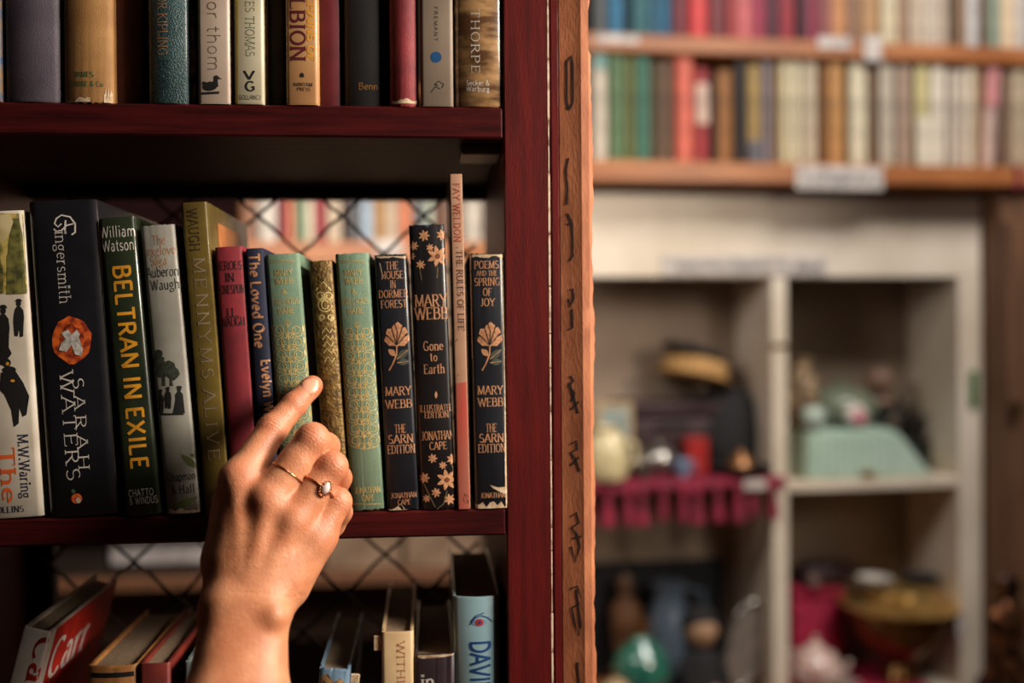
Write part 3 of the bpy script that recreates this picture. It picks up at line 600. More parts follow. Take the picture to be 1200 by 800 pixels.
# ------------------------------------------------------------------ bottom shelf books
def low_book(label, x0, x1, ytop, m, Y=.004, **k):
    a = k.pop('a', 0); zt = (P(x0, ytop, Y).z+P(x1, ytop, Y).z)/2; h = (zt-ZBOT)/math.cos(a)
    xb = (P(x0, ytop, Y).x-h*math.sin(a)); p0 = P(x0, ytop, Y); p1 = P(x1, ytop, Y)
    f = make_book(label, (x0, ytop), (x1, ytop), (x0, ytop+300), (x1, ytop+300), ZBOT, m, Y=Y, a=a, h=h, page=PAGED, **k)
    f.root.location.x = xb; f.zt = zt
    return f
JW = mat('jacket_white2', (204, 190, 176), .4, (184, 166, 150), 20, coat=.2)
REDP = mat('print_red', (190, 42, 30), .45)
b = low_book('white and red jacketed book leaning to the right at the lower left', 27, 62, 742, JW, a=math.radians(15), depth=.15, bulge=.001)
b.tx('Carr', 42, 793, 92, 20, REDP, 'down', 'bserif', 'title')
bm = bmesh.new(); bbox(bm, b.w, b.w+.0003, .012, .149, .01, b.h-.0005, 0); frombm('jacket_panel', bm, REDP, b.root)
polys, L = text2d('Carr', 'bserif'); bm = bmesh.new()
for p, k in polys:
    bm.faces.new([bm.verts.new((b.w+.0004+(k % 4)*.00003, .016+x*.0042, b.h-.042+y*.0042)) for x, y in p])
frombm('lettering', bm, WHT, b.root)
b = low_book('tan book with a black band at its head, dusty page block visible', 101, 161, 781, mat('cloth_tanorange', (176, 122, 66), .6, (140, 90, 46), 40), bulge=.003, wear=.0006)
z = b.h-.0045; b.put([([(0, z-.0035), (b.w, z-.0035), (b.w, z), (0, z)], 0)], BLK, 'black_band', True)
b = low_book('rust red book with dusty pages, right of the tan one', 163, 199, 778, mat('cloth_rust', (122, 38, 26), .6, (92, 26, 20), 40), bulge=.001)
b = low_book('narrow grey teal book just left of the wrist', 216, 245, 776, mat('cover_greyteal', (110, 124, 122), .5), bulge=.001)
b = low_book('battered blue white book with torn head, right of the wrist', 374, 411, 786, mat('cover_bluewhite', (110, 140, 160), .6, (70, 96, 124), 60), a=math.radians(4), bulge=.002, wear=.0012)
b.put([([(.001, b.h-.030), (.001, b.h-.006), (.006, b.h-.003), (.011, b.h-.009), (.016, b.h-.006), (.021, b.h-.014), (b.w-.001, b.h-.011), (b.w-.001, b.h-.030)], 0)], mat('torn_brown', (170, 130, 84), .8, (70, 40, 24), 260, lo=.4, hi=.6), 'worn_edge', True)
bm = bmesh.new(); bbox(bm, b.w+.0002, b.w+.007, .002, .0035, b.h-.016, b.h-.004, .0006); frombm('torn_flap', bm, TORN, b.root)
b = low_book('cream book with faint red lettering, beside the plum black book', 447, 485, 741, mat('jacket_buff', (206, 180, 140), .5, (184, 156, 116), 30), bulge=.001)
b.tx('WITHIN', 470, 782, 62, 9, mat('print_faintred', (176, 100, 72), .6), 'down', 'light', 'title')
bm = bmesh.new(); bbox(bm, -.006, -.0002, .002, .0035, b.h-.014, b.h-.003, .0006); frombm('torn_flap', bm, TORN, b.root)
b = low_book('plum black book with chipped white head and pale lettering', 486, 533, 767, mat('jacket_plum', (48, 30, 38), .45, (34, 22, 28), 40, coat=.2), bulge=.0012, wear=.0008)
b.put([([(.0005, b.h-.0015), (.006, b.h-.003), (.012, b.h-.0012), (.02, b.h-.0022), (b.w-.0005, b.h-.0012), (b.w-.0005, b.h), (.0005, b.h)], 0)], TORN, 'worn_edge', True)
b.tx('in', 501, 798, 17, 16, WHT, style='bserif', name='title')
b = low_book('light blue rounded hardback with an eye emblem and deep blue lettering', 531, 587, 700, mat('jacket_lightblue', (128, 158, 166), .35, (108, 138, 148), 20, coat=.5), bulge=.005, depth=.16)
BL2 = mat('print_royal', (18, 62, 120), .5)
b.tx('DAVID', 563, 782, 62, 24, BL2, 'down', 'heavy', 'title', track=.5)
b.shp([ell(561, 729, 9, 4.5)], mat('eye_white', (120, 140, 170), .5), 'emblem'); b.shp([ell(562, 729, 4.5, 4)], REDP, 'emblem', .0003); b.shp([ell(562, 729, 2, 2)], BL2, 'emblem', .0004); b.lines([[(551, 732), (556, 724), (564, 721), (572, 724), (577, 729)], [(552, 728), (558, 721), (567, 718)]], BL2, 1.4, 'emblem', .0003)
# ------------------------------------------------------------------ far wall unit (own axes, turned 3.4 degrees)
d0 = ray(900, 390); O0 = CAM+d0*(1.75/d0.dot(fw)); AL = math.radians(3.4)
BM = Matrix.Translation((O0.x, O0.y, 0)) @ Matrix.Rotation(AL, 4, 'Z'); BI = BM.inverted(); CL = BI @ CAM; R3 = BI.to_3x3()
def Q(px, py, ly=0.0):
    d = R3 @ ray(px, py); return CL+d*((ly-CL.y)/d.y)
def bempty(name, lx, ly, lz, label, cat, group=None, rz=0):
    p = BM @ Vector((lx, ly, lz)); return empty(name, p, AL+rz, label, cat, group)
OAK = mat('orange_pine', (176, 112, 62), .42, (140, 80, 40), 14, .1, 100, stretch=(.6, 6, 6))
CRM = mat('cream_paint', (224, 210, 192), .55, (204, 188, 166), 6)
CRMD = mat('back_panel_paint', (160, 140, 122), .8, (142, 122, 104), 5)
BRN = mat('brown_cupboard', (118, 82, 56), .6, (92, 62, 42), 8, stretch=(6, 6, .7))
LBL = mat('label_card', (206, 196, 188), .6)
fc = bempty('bookcase', 0, 0, FL, 'far orange pine bookcase full of cream, red and green books above the white cubbies', 'bookcase')
xa, xb = Q(618, 300).x, Q(1290, 300).x
def fpart(par, name, x0, x1, y0, y1, z0, z1, m, bev=.002): return box(name, x0, x1, y0, y1, z0-FL, z1-FL, m, par, bev)
S1T, S1B, S2T, S2B = Q(950, 47).z, Q(950, 67).z, Q(950, 191, -.07).z, Q(950, 215, -.07).z
fpart(fc, 'shelf', xa, xb, 0, .25, S1B, S1T, OAK); fpart(fc, 'shelf', xa, xb, -.07, .25, S2B, S2T, OAK)
TOPZ = S1T+.3
fpart(fc, 'shelf', xa, xb, 0, .25, TOPZ, TOPZ+.02, OAK)
fpart(fc, 'back_panel', xa, xb, .251, .262, S2B, TOPZ+.02, mat('pine_back', (92, 56, 34), .7))
for x in (xa-.02, xb): fpart(fc, 'side_panel', x, x+.02, -.002, .262, S2B-.004, TOPZ+.02, OAK)
def card(x0, x1, y0, y1, ly, name='shelf_label', wr=True, par=fc, lines=1, tilt=0):
    a, c_ = Q(x0, y0, ly), Q(x1, y1, ly)
    o = box(name, a.x, c_.x, ly-.003, ly-.0005, c_.z-FL, a.z-FL, LBL, par, .0005)
    if wr:
        pts = []; n = int((x1-x0)/3)
        bm = bmesh.new(); rn = random.Random(x0); yc = (a.z+c_.z)/2-FL; hh_ = (a.z-c_.z)*.2
        for i in range(2, n-2):
            x = a.x+(c_.x-a.x)*i/n; h_ = hh_*rn.uniform(.6, 1.5)
            if rn.random() < .18: continue
            for p in ribbon([(x, yc-h_), (x+.0015, yc+h_), (x+.003, yc-h_)], .0014, .001, 0):
                bm.faces.new([bm.verts.new((q[0], ly-.0034, q[1])) for q in p])
        k = frombm('faint_print', bm, mat('print_greyblue', (70, 66, 84), .6), o, rec=False); k['kind'] = 'stuff'
card(932, 1034, 194, 223, -.07); card(698, 748, 40, 52, 0, wr=False); card(958, 996, 43, 58, 0, wr=False); card(1012, 1032, 42, 72, 0, wr=False)
a = Q(1161, 200)
tube('ribbon_tag', [(a.x, -.075, a.z-FL), (a.x+.003, -.077, a.z-FL-.02), (a.x-.002, -.075, a.z-FL-.045)], .004, mat('ribbon_magenta', (150, 30, 70), .6), fc, 6)
# far books
def far_book(x0, x1, ytop, zs, c, ord_, row, ly=.012, lean=0, c2=None):
    p0, p1 = Q(x0, ytop, ly), Q(x1, ytop, ly); w = p1.x-p0.x-.0028; h = max(.05, p0.z-zs)
    m = mat('far_%d_%d_%d' % c, c, .55, c2, 60)
    par = bempty('book', p0.x, ly+.002, zs+.0002+(w*math.sin(lean) if lean > 0 else 0), ord_, 'book', 'books on the %s' % row)
    par.rotation_euler = Euler3(lean)
    build_book(par, w, h, .14, m, True, min(.003, w*.12), PAGE, 0, True)
    return par, w, h
def Euler3(l): return (Matrix.Rotation(AL, 3, 'Z') @ Matrix.Rotation(l, 3, 'Y')).to_euler()
def cname(c):
    r, g, b_ = c; mx, mn = max(c), min(c)
    if mx < 62: return 'blackish'
    if mx-mn < 26: return ('pale grey' if mx > 170 else 'grey') if r-b_ < 18 else ('cream' if mx > 170 else 'taupe')
    if g >= r and g > b_: return 'green'
    if b_ > r and g > r*1.5: return 'teal'
    if b_ > r: return 'blue'
    if g < r*.55: return ('bright red' if r > 170 else 'dark red') if r > 90 else 'plum'
    if b_ > g*.9: return 'pink'
    if mx > 185 and b_ > 120: return 'cream'
    if r > 165: return 'tan'
    return 'brown'
ordn = ['first', 'second', 'third', 'fourth', 'fifth', 'sixth', 'seventh', 'eighth', 'ninth', 'tenth', 'eleventh', 'twelfth', 'thirteenth', 'fourteenth', 'fifteenth', 'sixteenth', 'seventeenth', 'eighteenth', 'nineteenth', 'twentieth'] + ['twenty-'+q for q in ('first', 'second', 'third', 'fourth', 'fifth', 'sixth', 'seventh', 'eighth', 'ninth')] + ['thirtieth'] + ['thirty-'+q for q in ('first', 'second', 'third', 'fourth', 'fifth', 'sixth', 'seventh', 'eighth', 'ninth')] + ['fortieth'] + ['forty-'+q for q in ('first', 'second', 'third', 'fourth')]
row2 = [(696, 713, 56, (200, 188, 168)), (715, 734, 60, (84, 112, 72)), (735, 745, 64, (112, 116, 62)), (746, 763, 64, (58, 110, 88)), (764, 775, 72, (92, 74, 48)), (776, 789, 72, (112, 84, 62)), (793, 814, 58, (216, 104, 82)), (815, 832, 80, (160, 44, 48)), (834, 840, 84, (40, 28, 26)), (841, 860, 82, (150, 98, 46)), (862, 876, 72, (34, 26, 26)), (877, 893, 76, (172, 142, 84)), (894, 907, 66, (128, 116, 120)), (908, 914, 76, (150, 112, 52)), (915, 927, 62, (216, 202, 164)), (928, 941, 62, (222, 208, 174)), (943, 959, 70, (204, 186, 158)), (961, 971, 72, (128, 82, 36)), (972, 991, 66, (190, 136, 76)), (997, 1018, 72, (220, 208, 176)), (1019, 1029, 78, (122, 92, 66)), (1032, 1050, 58, (190, 178, 158)), (1052, 1071, 66, (164, 138, 118)), (1074, 1091, 72, (206, 192, 136)), (1092, 1110, 72, (222, 210, 190)), (1112, 1121, 82, (206, 192, 174)), (1122, 1132, 82, (214, 198, 180)), (1133, 1146, 66, (212, 196, 172)), (1147, 1153, 74, (160, 110, 64)), (1155, 1170, 74, (206, 176, 162)), (1177, 1188, 84, (140, 112, 90)), (1189, 1204, 70, (190, 170, 140)), (1206, 1222, 74, (200, 186, 160))]
row1 = [(695, 713, 0, (66, 70, 72)), (714, 731, 0, (20, 104, 140)), (733, 741, 0, (22, 50, 62)), (742, 760, 0, (26, 92, 98)), (761, 773, 0, (44, 96, 120)), (774, 787, 0, (24, 96, 128)), (789, 807, 0, (112, 20, 34)), (809, 830, 0, (214, 54, 54)), (831, 852, 0, (112, 20, 28)), (854, 866, 0, (176, 70, 70)), (867, 881, 0, (216, 112, 112)), (882, 898, 0, (160, 42, 72)), (899, 914, 0, (80, 20, 38)), (915, 932, 0, (150, 24, 40)), (934, 945, 0, (60, 16, 30)), (946, 960, 0, (140, 40, 66)), (962, 975, 0, (150, 84, 82)), (976, 992, 0, (200, 136, 84)), (993, 1010, 0, (140, 100, 72)), (1011, 1032, 0, (176, 132, 84)), (1034, 1053, 0, (206, 190, 156)), (1054, 1065, 0, (170, 134, 108)), (1068, 1084, 0, (196, 176, 152)), (1085, 1098, 0, (206, 190, 172)), (1099, 1112, 0, (190, 170, 150)), (1114, 1125, 0, (92, 66, 42)), (1126, 1133, 0, (166, 130, 98)), (1134, 1149, 0, (190, 184, 180)), (1151, 1159, 0, (92, 62, 30)), (1160, 1174, 0, (132, 146, 126)), (1175, 1191, 0, (224, 196, 160)), (1192, 1206, 0, (200, 190, 180)), (1208, 1224, 0, (150, 120, 90))]
def rowbuild(rows, zs, rown, nm, seed):
    rn = random.Random(seed)
    for i, (x0, x1, yt, c) in enumerate(rows):
        l = '%s book, %s from the left edge on the %s' % (cname(c), ordn[i], nm)
        if i > len(rows)//2: l = '%s book, %s from the right on the %s' % (cname(c), ordn[len(rows)-1-i], nm)
        if yt == 0:
            lz = Q(x0, 0, .012).z; h = .14+.05*rn.random()
            p0, p1 = Q(x0, 45, .012), Q(x1, 45, .012); par = bempty('book', p0.x, .014, zs+.0002, l, 'book', rown)
            build_book(par, p1.x-p0.x-.001, h, .14, mat('far_%d_%d_%d' % c, c, .55, None, 60), True, .002, PAGE, 0, True)
        else:
            ln = .05 if 1150 < x0 < 1172 else (.012 if x0 > 1080 else 0)
            par, w, h = far_book(x0, x1, yt, zs, c, l, nm, lean=0)
            if ln: par.rotation_euler = Euler3(ln); par.location.z += w*math.sin(ln); par.location.x -= h*math.sin(ln)*.5
            par['group'] = rown
            if x0 in (815, 877, 1155, 696, 1074):
                cc, f0, f1 = {815: ((214, 180, 160), .45, .85), 877: ((96, 96, 104), .02, .28), 1155: ((214, 140, 140), .6, .95), 696: ((120, 160, 150), .82, .99), 1074: ((222, 212, 190), .02, .5)}[x0]
                box('spine_label', .0005, w-.0005, -.0036, .0005, h*f0, h*f1, mat('far_lab_%d' % x0, cc, .6), par, .0004)
rowbuild(row2, S2T, 'books on the lower far shelf', 'lower far shelf', 1)
rowbuild(row1, S1T, 'books on the upper far shelf', 'upper far shelf', 2)
# white cubby unit
cu = bempty('shelf_unit', 0, 0, FL, 'cream painted cubby unit below the far bookcase, filled with bric-a-brac', 'shelf unit')
PT, PB = Q(900, 228).z, Q(900, 325).z; DV0, DV1 = Q(905, 450).x, Q(923, 450).x; RP0, RP1 = Q(1124, 450).x, Q(1151, 450).x
YB = .18
fpart(cu, 'fascia_board', xa, Q(1150, 280).x, .0, .02, PB, PT, CRM)
fpart(cu, 'top_board', xa, RP1, .0205, YB, PT-.02, PT, BRN)
fpart(cu, 'divider', DV0, DV1, .0, YB, FL, PB, CRM)
fpart(cu, 'side_panel', RP0, RP1, .0, YB, FL, PB, CRM)
fpart(cu, 'side_panel', xa-.02, xa, .0, YB, FL, PB, CRM)
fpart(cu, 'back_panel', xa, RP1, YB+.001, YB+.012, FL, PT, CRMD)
MS, MSB = Q(1020, 562).z, Q(1020, 574).z
fpart(cu, 'shelf', DV1, RP0, .002, YB, MSB, MS, CRM)
MSL = Q(800, 562).z
fpart(cu, 'shelf', xa, DV0, .002, YB, MSL-.015, MSL, CRM)
BS = Q(1020, 800, .0).z-.02
fpart(cu, 'shelf', DV1, RP0, .002, YB, BS-.016, BS, CRM); fpart(cu, 'shelf', xa, DV0, .002, YB, BS-.016, BS, OAK)
card(775, 905, 299, 322, 0, 'paper_sign', par=cu); card(906, 968, 300, 323, 0, 'paper_sign', par=cu)
a = Q(1140, 455); box('green_tag', a.x-.009, a.x+.008, -.004, -.0006, a.z-.036-FL, a.z+.032-FL, mat('tag_green', (60, 110, 40), .5), cu, .001)
fpart(cu, 'hook_joint', DV0-.001, DV1+.001, -.003, .0, Q(914, 408).z, Q(914, 402).z, BRN, .0005)
# brown cupboard to the right
cb = bempty('cupboard', 0, 0, FL, 'plain brown wooden cupboard standing right of the cream cubbies', 'cupboard')
xc0 = RP1+.004
fpart(cb, 'side_panel', xc0, xc0+.45, -.05, .5, FL, S2B-.006, BRN); fpart(cb, 'door', xc0+.001, xc0+.42, -.068, -.051, FL+.1, PT-.05, BRN); 
a = Q(1187, 478, -.07); fpart(cb, 'door_handle', a.x-.008, a.x+.008, -.085, -.069, a.z-.012, a.z+.012, mat('old_brass_dark', (90, 66, 36), .4, metal=.7))
# ---- objects in the left cubby
CRIM = mat('crimson_cloth', (138, 16, 50), .8, (96, 10, 34), 30, .5, 300); BLACKM = mat('black_felt', (22, 20, 22), .85); STRAW = mat('straw', (192, 150, 92), .8, (130, 92, 48), 120, .5, 300)
DRED = mat('maroon_leather', (46, 10, 16), .55); CHINA = mat('china_white', (216, 208, 196), .25, coat=.6); SIL = mat('silver_plate', (190, 186, 180), .22, metal=.9); BRASS = mat('brass', (220, 184, 116), .32, (186, 144, 78), 20, metal=.85); ROSE = mat('rose_pink', (206, 110, 130), .5)
DG = mat('dark_glaze', (30, 34, 34), .3, coat=.5)
def ob(px, ybot, ly, name, label, cat, group=None, z=None, rz=0):
    p = Q(px, ybot, ly); return bempty(name, p.x, ly, z if z is not None else p.z, label, cat, group, rz)
MM = 1.75/F
def at_scale(ly): return (Q(601, 400, ly)-Q(600, 400, ly)).x
cl = bempty('fringed_cloth', 0, 0, MSL, 'crimson cloth with tasselled edge hanging over the left cubby shelf', 'cloth')
x0c, x1c = Q(640, 560, -.01).x, Q(921, 560, -.01).x
bm = bmesh.new(); n = 110; rn = random.Random(5); R0 = []
for i in range(n+1):
    x = x0c+(x1c-x0c)*i/n; r_ = .0035*math.sin(i*.55)+.002*math.sin(i*1.3); dr = -.018-.003*math.sin(i*.21)
    cc = [(x, .17, .002), (x, .02, .0022), (x, .0+r_*.2, .002), (x, -.006+r_*.3, -.003), (x, -.009+r_, dr*.6), (x, -.010+r_*1.3, dr)]
    if x > DV0-.004: cc[0] = (x, -.001, .002); cc[1] = (x, -.002, .0022); cc[2] = (x, -.004, .002)
    R0.append([bm.verts.new(c_) for c_ in cc])
for i in range(n):
    for k in range(5): bm.faces.new((R0[i][k], R0[i+1][k], R0[i+1][k+1], R0[i][k+1]))
o = frombm('cloth_sheet', bm, CRIM, cl, 60); sm = o.modifiers.new('thick', 'SOLIDIFY'); sm.thickness = .0016
for i in range(13):
    px = 648+i*21.5+(3*math.sin(i*2.1))
    x = Q(px, 590, -.012).x
    if x > x1c-.01: continue
    q = rn.uniform(.7, 1.25)
    lathe('tassel', [(.002, -.016), (.0075, -.020), (.008, -.026), (.0045, -.029), (.009, -.042), (.0115*q, -.058-.012*q), (.001, -.060-.012*q)][::-1], CRIM, cl, (x, -.0115, 0), 10)
# leather case with straw hat and black beret on top
b1 = ob(775, 560, .115, 'leather_case', 'dark maroon leather case standing at the back of the left cubby', 'case', z=MSL+.003)
box('body', -.085, .11, -.045, .06, 0, .10, DRED, b1, .01, seg=3); box('lid', -.087, .112, -.047, .062, .1005, .128, DRED, b1, .008, seg=3); tube('handle', [(-.02, -.05, .085), (-.018, -.065, .09), (.03, -.065, .09), (.032, -.05, .085)], .004, BLACKM, b1)
b2 = ob(852, 560, .105, 'black_bag', 'soft black bag slumped against the cream divider in the left cubby', 'bag', z=MSL+.003)
lathe('bag_body', [(.058, 0), (.066, .02), (.066, .07), (.056, .12), (.036, .15), (.02, .158)], BLACKM, b2, (0, 0, 0), 20, 1, .8, wob=lambda a, z: 1+.06*math.sin(3*a+z*40)); tube('strap', [(-.03, 0, .15), (-.02, 0, .172), (.01, 0, .172), (.02, 0, .15)], .004, BLACKM, b2)
h1 = ob(812, 470, .1, 'straw_hat', 'tan straw boater lying tilted on the maroon case', 'hat', z=MSL+.170); h1.rotation_euler = (math.radians(-6), math.radians(13), AL)
lathe('brim', [(.076, 0), (.078, .002), (.076, .004), (.05, .0045)], STRAW, h1, sx=1.0); lathe('crown', [(.060, .0035), (.060, .030), (.055, .036), (.01, .037)], STRAW, h1)
h2 = ob(808, 440, .1, 'black_beret', 'flat black felt cap resting tilted on top of the straw boater', 'hat', z=MSL+.211); h2.rotation_euler = (0, math.radians(15), AL)
lathe('cap_crown', [(.03, 0), (.054, .006), (.057, .013), (.045, .021), (.01, .024)], BLACKM, h2); lathe('cap_stalk', [(.003, .022), (.003, .03)], BLACKM, h2, n=8)
f1 = ob(720, 512, .05, 'picture_frame', 'small gilt framed picture leaning at the left of the left cubby', 'picture', z=MSL+.055)
box('frame', -.034, .034, -.004, .006, 0, .078, mat('gilt_frame', (176, 150, 110), .5), f1, .002); box('print', -.025, .025, -.0052, -.0041, .009, .069, mat('print_bluegrey', (150, 158, 150), .5, (90, 110, 110), 40), f1, 0)
f1b = ob(716, 512, .085, 'stacked_box', 'dark wooden box carrying the gilt framed picture in the left cubby', 'box', z=MSL+.003)
box('body', -.05, .045, -.04, .04, 0, .036, DRED, f1b, .003); box('lid', -.051, .046, -.041, .041, .0362, .0515, DRED, f1b, .003)
f2 = ob(712, 556, .01, 'cream_jug', 'cream square-shouldered jug at the left front of the crimson cloth', 'jug', z=MSL+.0035)
lathe('body', [(.03, 0), (.036, .01), (.036, .055), (.028, .075), (.02, .082), (.024, .09), (.021, .09), (.018, .084)], mat('cream_glaze', (222, 204, 156), .35, coat=.5), f2); tube('handle', [(.034, 0, .065), (.05, 0, .06), (.052, 0, .035), (.034, 0, .02)], .004, mat('cream_glaze', (222, 204, 156)), f2)
f3 = ob(772, 520, .045, 'silver_teapot', 'small silver teapot on the crimson cloth in front of the maroon case', 'teapot', z=MSL+.0035)
lathe('body', [(.016, 0), (.02, .004), (.032, .02), (.033, .034), (.022, .048), (.01, .052)], SIL, f3); lathe('lid_knob', [(.01, .052), (.004, .056), (.006, .06), (.001, .064)], SIL, f3, n=12); tube('spout', [(-.028, 0, .02), (-.042, 0, .034), (-.05, 0, .046)], [.007, .005, .004], SIL, f3); tube('handle', [(.03, 0, .04), (.046, 0, .04), (.048, 0, .022), (.031, 0, .015)], .003, BLACKM, f3)
def cup(px, yb, ly, label, m, r=.017, grp=None, z=None):
    c_ = ob(px, yb, ly, 'cup', label, 'cup', grp, z=MSL+.0035 if z is None else z)
    lathe('bowl', [(r*.5, 0), (r*.55, .003), (r*.9, .016), (r, .03), (r*.93, .03), (r*.8, .014), (r*.1, .005)], m, c_, n=20); tube('handle', [(r*.95, 0, .026), (r*1.5, 0, .024), (r*1.45, 0, .012), (r*.85, 0, .01)], .0022, m, c_, 6); return c_
cup(754, 558, .002, 'small shiny silver cup at the front edge of the crimson cloth', SIL); cup(800, 556, .015, 'small blue grey china cup on the crimson cloth', mat('china_blue', (130, 150, 180), .2, coat=.7))
rc = ob(815, 545, .05, 'red_tin', 'small red tin on the crimson cloth below the straw hat', 'tin', z=MSL+.0035); box('body', -.02, .02, -.015, .015, 0, .055, mat('tin_red', (170, 34, 30), .35), rc, .003); box('lid', -.021, .021, -.016, .016, .0552, .064, mat('tin_red', (170, 34, 30)), rc, .003)
dp = ob(868, 560, .03, 'dark_dish', 'low dark dish with a bronze knob at the right end of the crimson cloth', 'dish', z=MSL+.0035)
lathe('dish_bowl', [(.03, 0), (.05, .008), (.054, .016), (.05, .016), (.01, .006)], BLACKM, dp); lathe('knob', [(.026, .0145), (.02, .028), (.008, .036), (.006, .042), (.001, .044)], mat('bronze', (150, 104, 66), .35, metal=.7), dp)
pc = ob(882, 575, -.012, 'price_card', 'small pale card hooked on the crimson cloth edge near the divider', 'card', z=MSL-.016); pc.location += BM.to_3x3() @ Vector((0, -.012, 0))
box('card', -.020, .020, -.001, 0, 0, .016, LBL, pc, 0)
# ---- objects in the right cubby
MINT = mat('mint_enamel', (190, 212, 194), .4, (176, 200, 182), 10, coat=.4)
mt = ob(1000, 560, .06, 'typewriter_case', 'pale mint green ribbed carrying case with sloping right side, in the right cubby', 'case', z=MS+.0003)
sc = at_scale(.02); xl, xr = -.111, .125
bm = bmesh.new(); prof_ = [(xl, 0), (xr, 0), (xr-.004, .012), (xr-.058, .078), (xr-.075, .089), (xl, .089)]
lo = [bm.verts.new((a, -.05, b_)) for a, b_ in prof_]; hi = [bm.verts.new((a, .09, b_)) for a, b_ in prof_]
bm.faces.new(lo); bm.faces.new(hi[::-1])
for k in range(6): bm.faces.new((lo[k], lo[(k+1) % 6], hi[(k+1) % 6], hi[k]))
bmesh.ops.bevel(bm, geom=bm.edges[:], offset=.005, segments=2, affect='EDGES'); frombm('shell', bm, MINT, mt, 40)
for k in range(10): box('rib', xl+.012+k*.0165, xl+.018+k*.0165, -.053, -.0495, .01, .078, MINT, mt, .001)
box('base_rim', xl-.003, xr+.003, -.054, .092, .0, .006, mat('mint_rim', (190, 190, 160), .4), mt, .001); box('latch', -.012, .012, -.058, -.0542, .002, .016, BRASS, mt, .001)
TOPM = MS+.0895
vs_ = ob(940, 480, .06, 'floral_vase', 'tall pale brown mottled vase at the left of the right cubby behind the divider', 'vase', z=TOPM)
lathe('vase_body', [(.02, 0), (.026, .02), (.03, .05), (.024, .09), (.014, .112), (.02, .128), (.016, .128)], mat('mottled_vase', (190, 160, 124), .5, (92, 72, 50), 60, lo=.45, hi=.6), vs_)
g1 = ob(985, 495, .10, 'glass_tureen', 'grey green lidded tureen on top of the mint case', 'tureen', z=TOPM)
lathe('bowl', [(.03, 0), (.055, .012), (.062, .035), (.056, .048)], mat('tureen_glaze', (116, 124, 104), .3, coat=.5), g1, sx=1.15); lathe('lid', [(.056, .048), (.05, .058), (.025, .07), (.006, .074), (.008, .084), (.001, .088)], mat('tureen_glaze', (116, 124, 104)), g1, sx=1.15)
g2 = ob(1003, 495, .03, 'china_rose', 'small white china rose with pink heart on top of the mint case', 'ornament', z=TOPM)
for k in range(7):
    a_ = k*2*math.pi/7; lathe('petal', [(.001, -.002), (.009, .0), (.012, .008), (.007, .016), (.001, .018)], CHINA, g2, (.012*math.cos(a_), .004*math.sin(a_), .017+.012*math.sin(a_)), 10)
lathe('flower_heart', [(.001, 0), (.011, .004), (.013, .014), (.008, .024), (.001, .027)], ROSE, g2, (0, -.008, .006), 14)
g3 = ob(953, 495, .02, 'china_cup', 'small pale china pot beside the divider on the mint case', 'cup', z=TOPM); lathe('bowl', [(.012, 0), (.02, .012), (.022, .03), (.016, .042), (.012, .042)], mat('china_mint', (186, 200, 186), .25, coat=.6), g3)
g4 = ob(1030, 495, .1, 'bronze_bust', 'small brown bust-like ornament behind the pink hearted rose', 'ornament', z=TOPM)
lathe('plinth', [(.016, 0), (.018, .03), (.012, .05)], DG, g4); lathe('head', [(.008, .05), (.02, .062), (.026, .082), (.022, .1), (.008, .108)], mat('dusty_terracotta', (136, 104, 82), .6, (70, 48, 38), 80), g4); lathe('shoulders', [(.016, .03), (.034, .04), (.02, .052)], mat('dusty_terracotta', (136, 104, 82)), g4, sy=.6)
# dark leafy ornament to the right: a plant of dark cloth leaves
g5 = ob(1078, 560, .115, 'artificial_plant', 'dark artificial plant sprawling at the right back of the right cubby', 'plant', z=MS+.0004)
rn = random.Random(9); LEAFD = mat('leaf_dark', (52, 40, 36), .6, (28, 28, 24), 80)
lathe('pot', [(.02, 0), (.026, .03), (.028, .05), (.024, .05)], DG, g5)
bm = bmesh.new()
for k in range(110):
    a_ = rn.uniform(0, 6.28); e_ = rn.uniform(.1, 1.35); r_ = rn.uniform(.02, .062)
    c_ = Vector((r_*math.cos(a_)*math.cos(e_)*1.0-.02, r_*math.sin(a_)*math.cos(e_)*.7, .06+r_*1.2*math.sin(e_)-(.03 if math.cos(a_) > 0 else 0)))
    R_ = Matrix.Rotation(rn.uniform(0, 6), 3, 'Z') @ Matrix.Rotation(rn.uniform(-1, 1), 3, 'X')
    pl = [(0, 0, -.014), (.006, .002, -.004), (.006, .002, .006), (0, 0, .016), (-.006, .002, .006), (-.006, .002, -.004)]
    bm.faces.new([bm.verts.new(c_+R_ @ Vector(q)) for q in pl])
for k in range(8):
    a_ = k*.8; tube('s', [(0, 0, .045), (.02*math.cos(a_)-.01, .015*math.sin(a_), .09), (.045*math.cos(a_)-.02, .03*math.sin(a_), .13)], .0015, None, None, 5, bm)
o = frombm('foliage', bm, LEAFD, g5); o['kind'] = 'stuff'
# ---- lower left
GLS = mat('teal_glass', (52, 120, 98), .12, (28, 80, 70), 20, coat=1)
def vase(px, yb, ly, name, label, cat, prof, m, z=None, **k):
    v = ob(px, yb, ly, name, label, cat, z=z); lathe('body', prof, m, v, n=28, **k); return v
v = vase(752, 790, .04, 'glass_vase', 'round shiny teal green vase in the lower left cubby', 'vase', [(.02, 0), (.03, .008), (.05, .04), (.052, .062), (.04, .088), (.02, .102), (.014, .115)], GLS, z=BS+.0004)
lathe('neck', [(.014, .115), (.012, .128), (.018, .138), (.015, .138)], mat('bronze2', (130, 90, 50), .4, metal=.6), v)
v = ob(756, 760, .164, 'shade_board', 'black board added behind the ornaments to darken the lower left cubby back', 'board', z=BS+.0004)  # black board added so the shaded cubby back reads dark
box('dark_panel', -.15, .158, 0, .012, 0, .215, mat('shade_black', (24, 24, 28), .9), v, .002); box('foot_bar', -.15, .158, -.006, -.0003, 0, .012, DRED, v, .001)
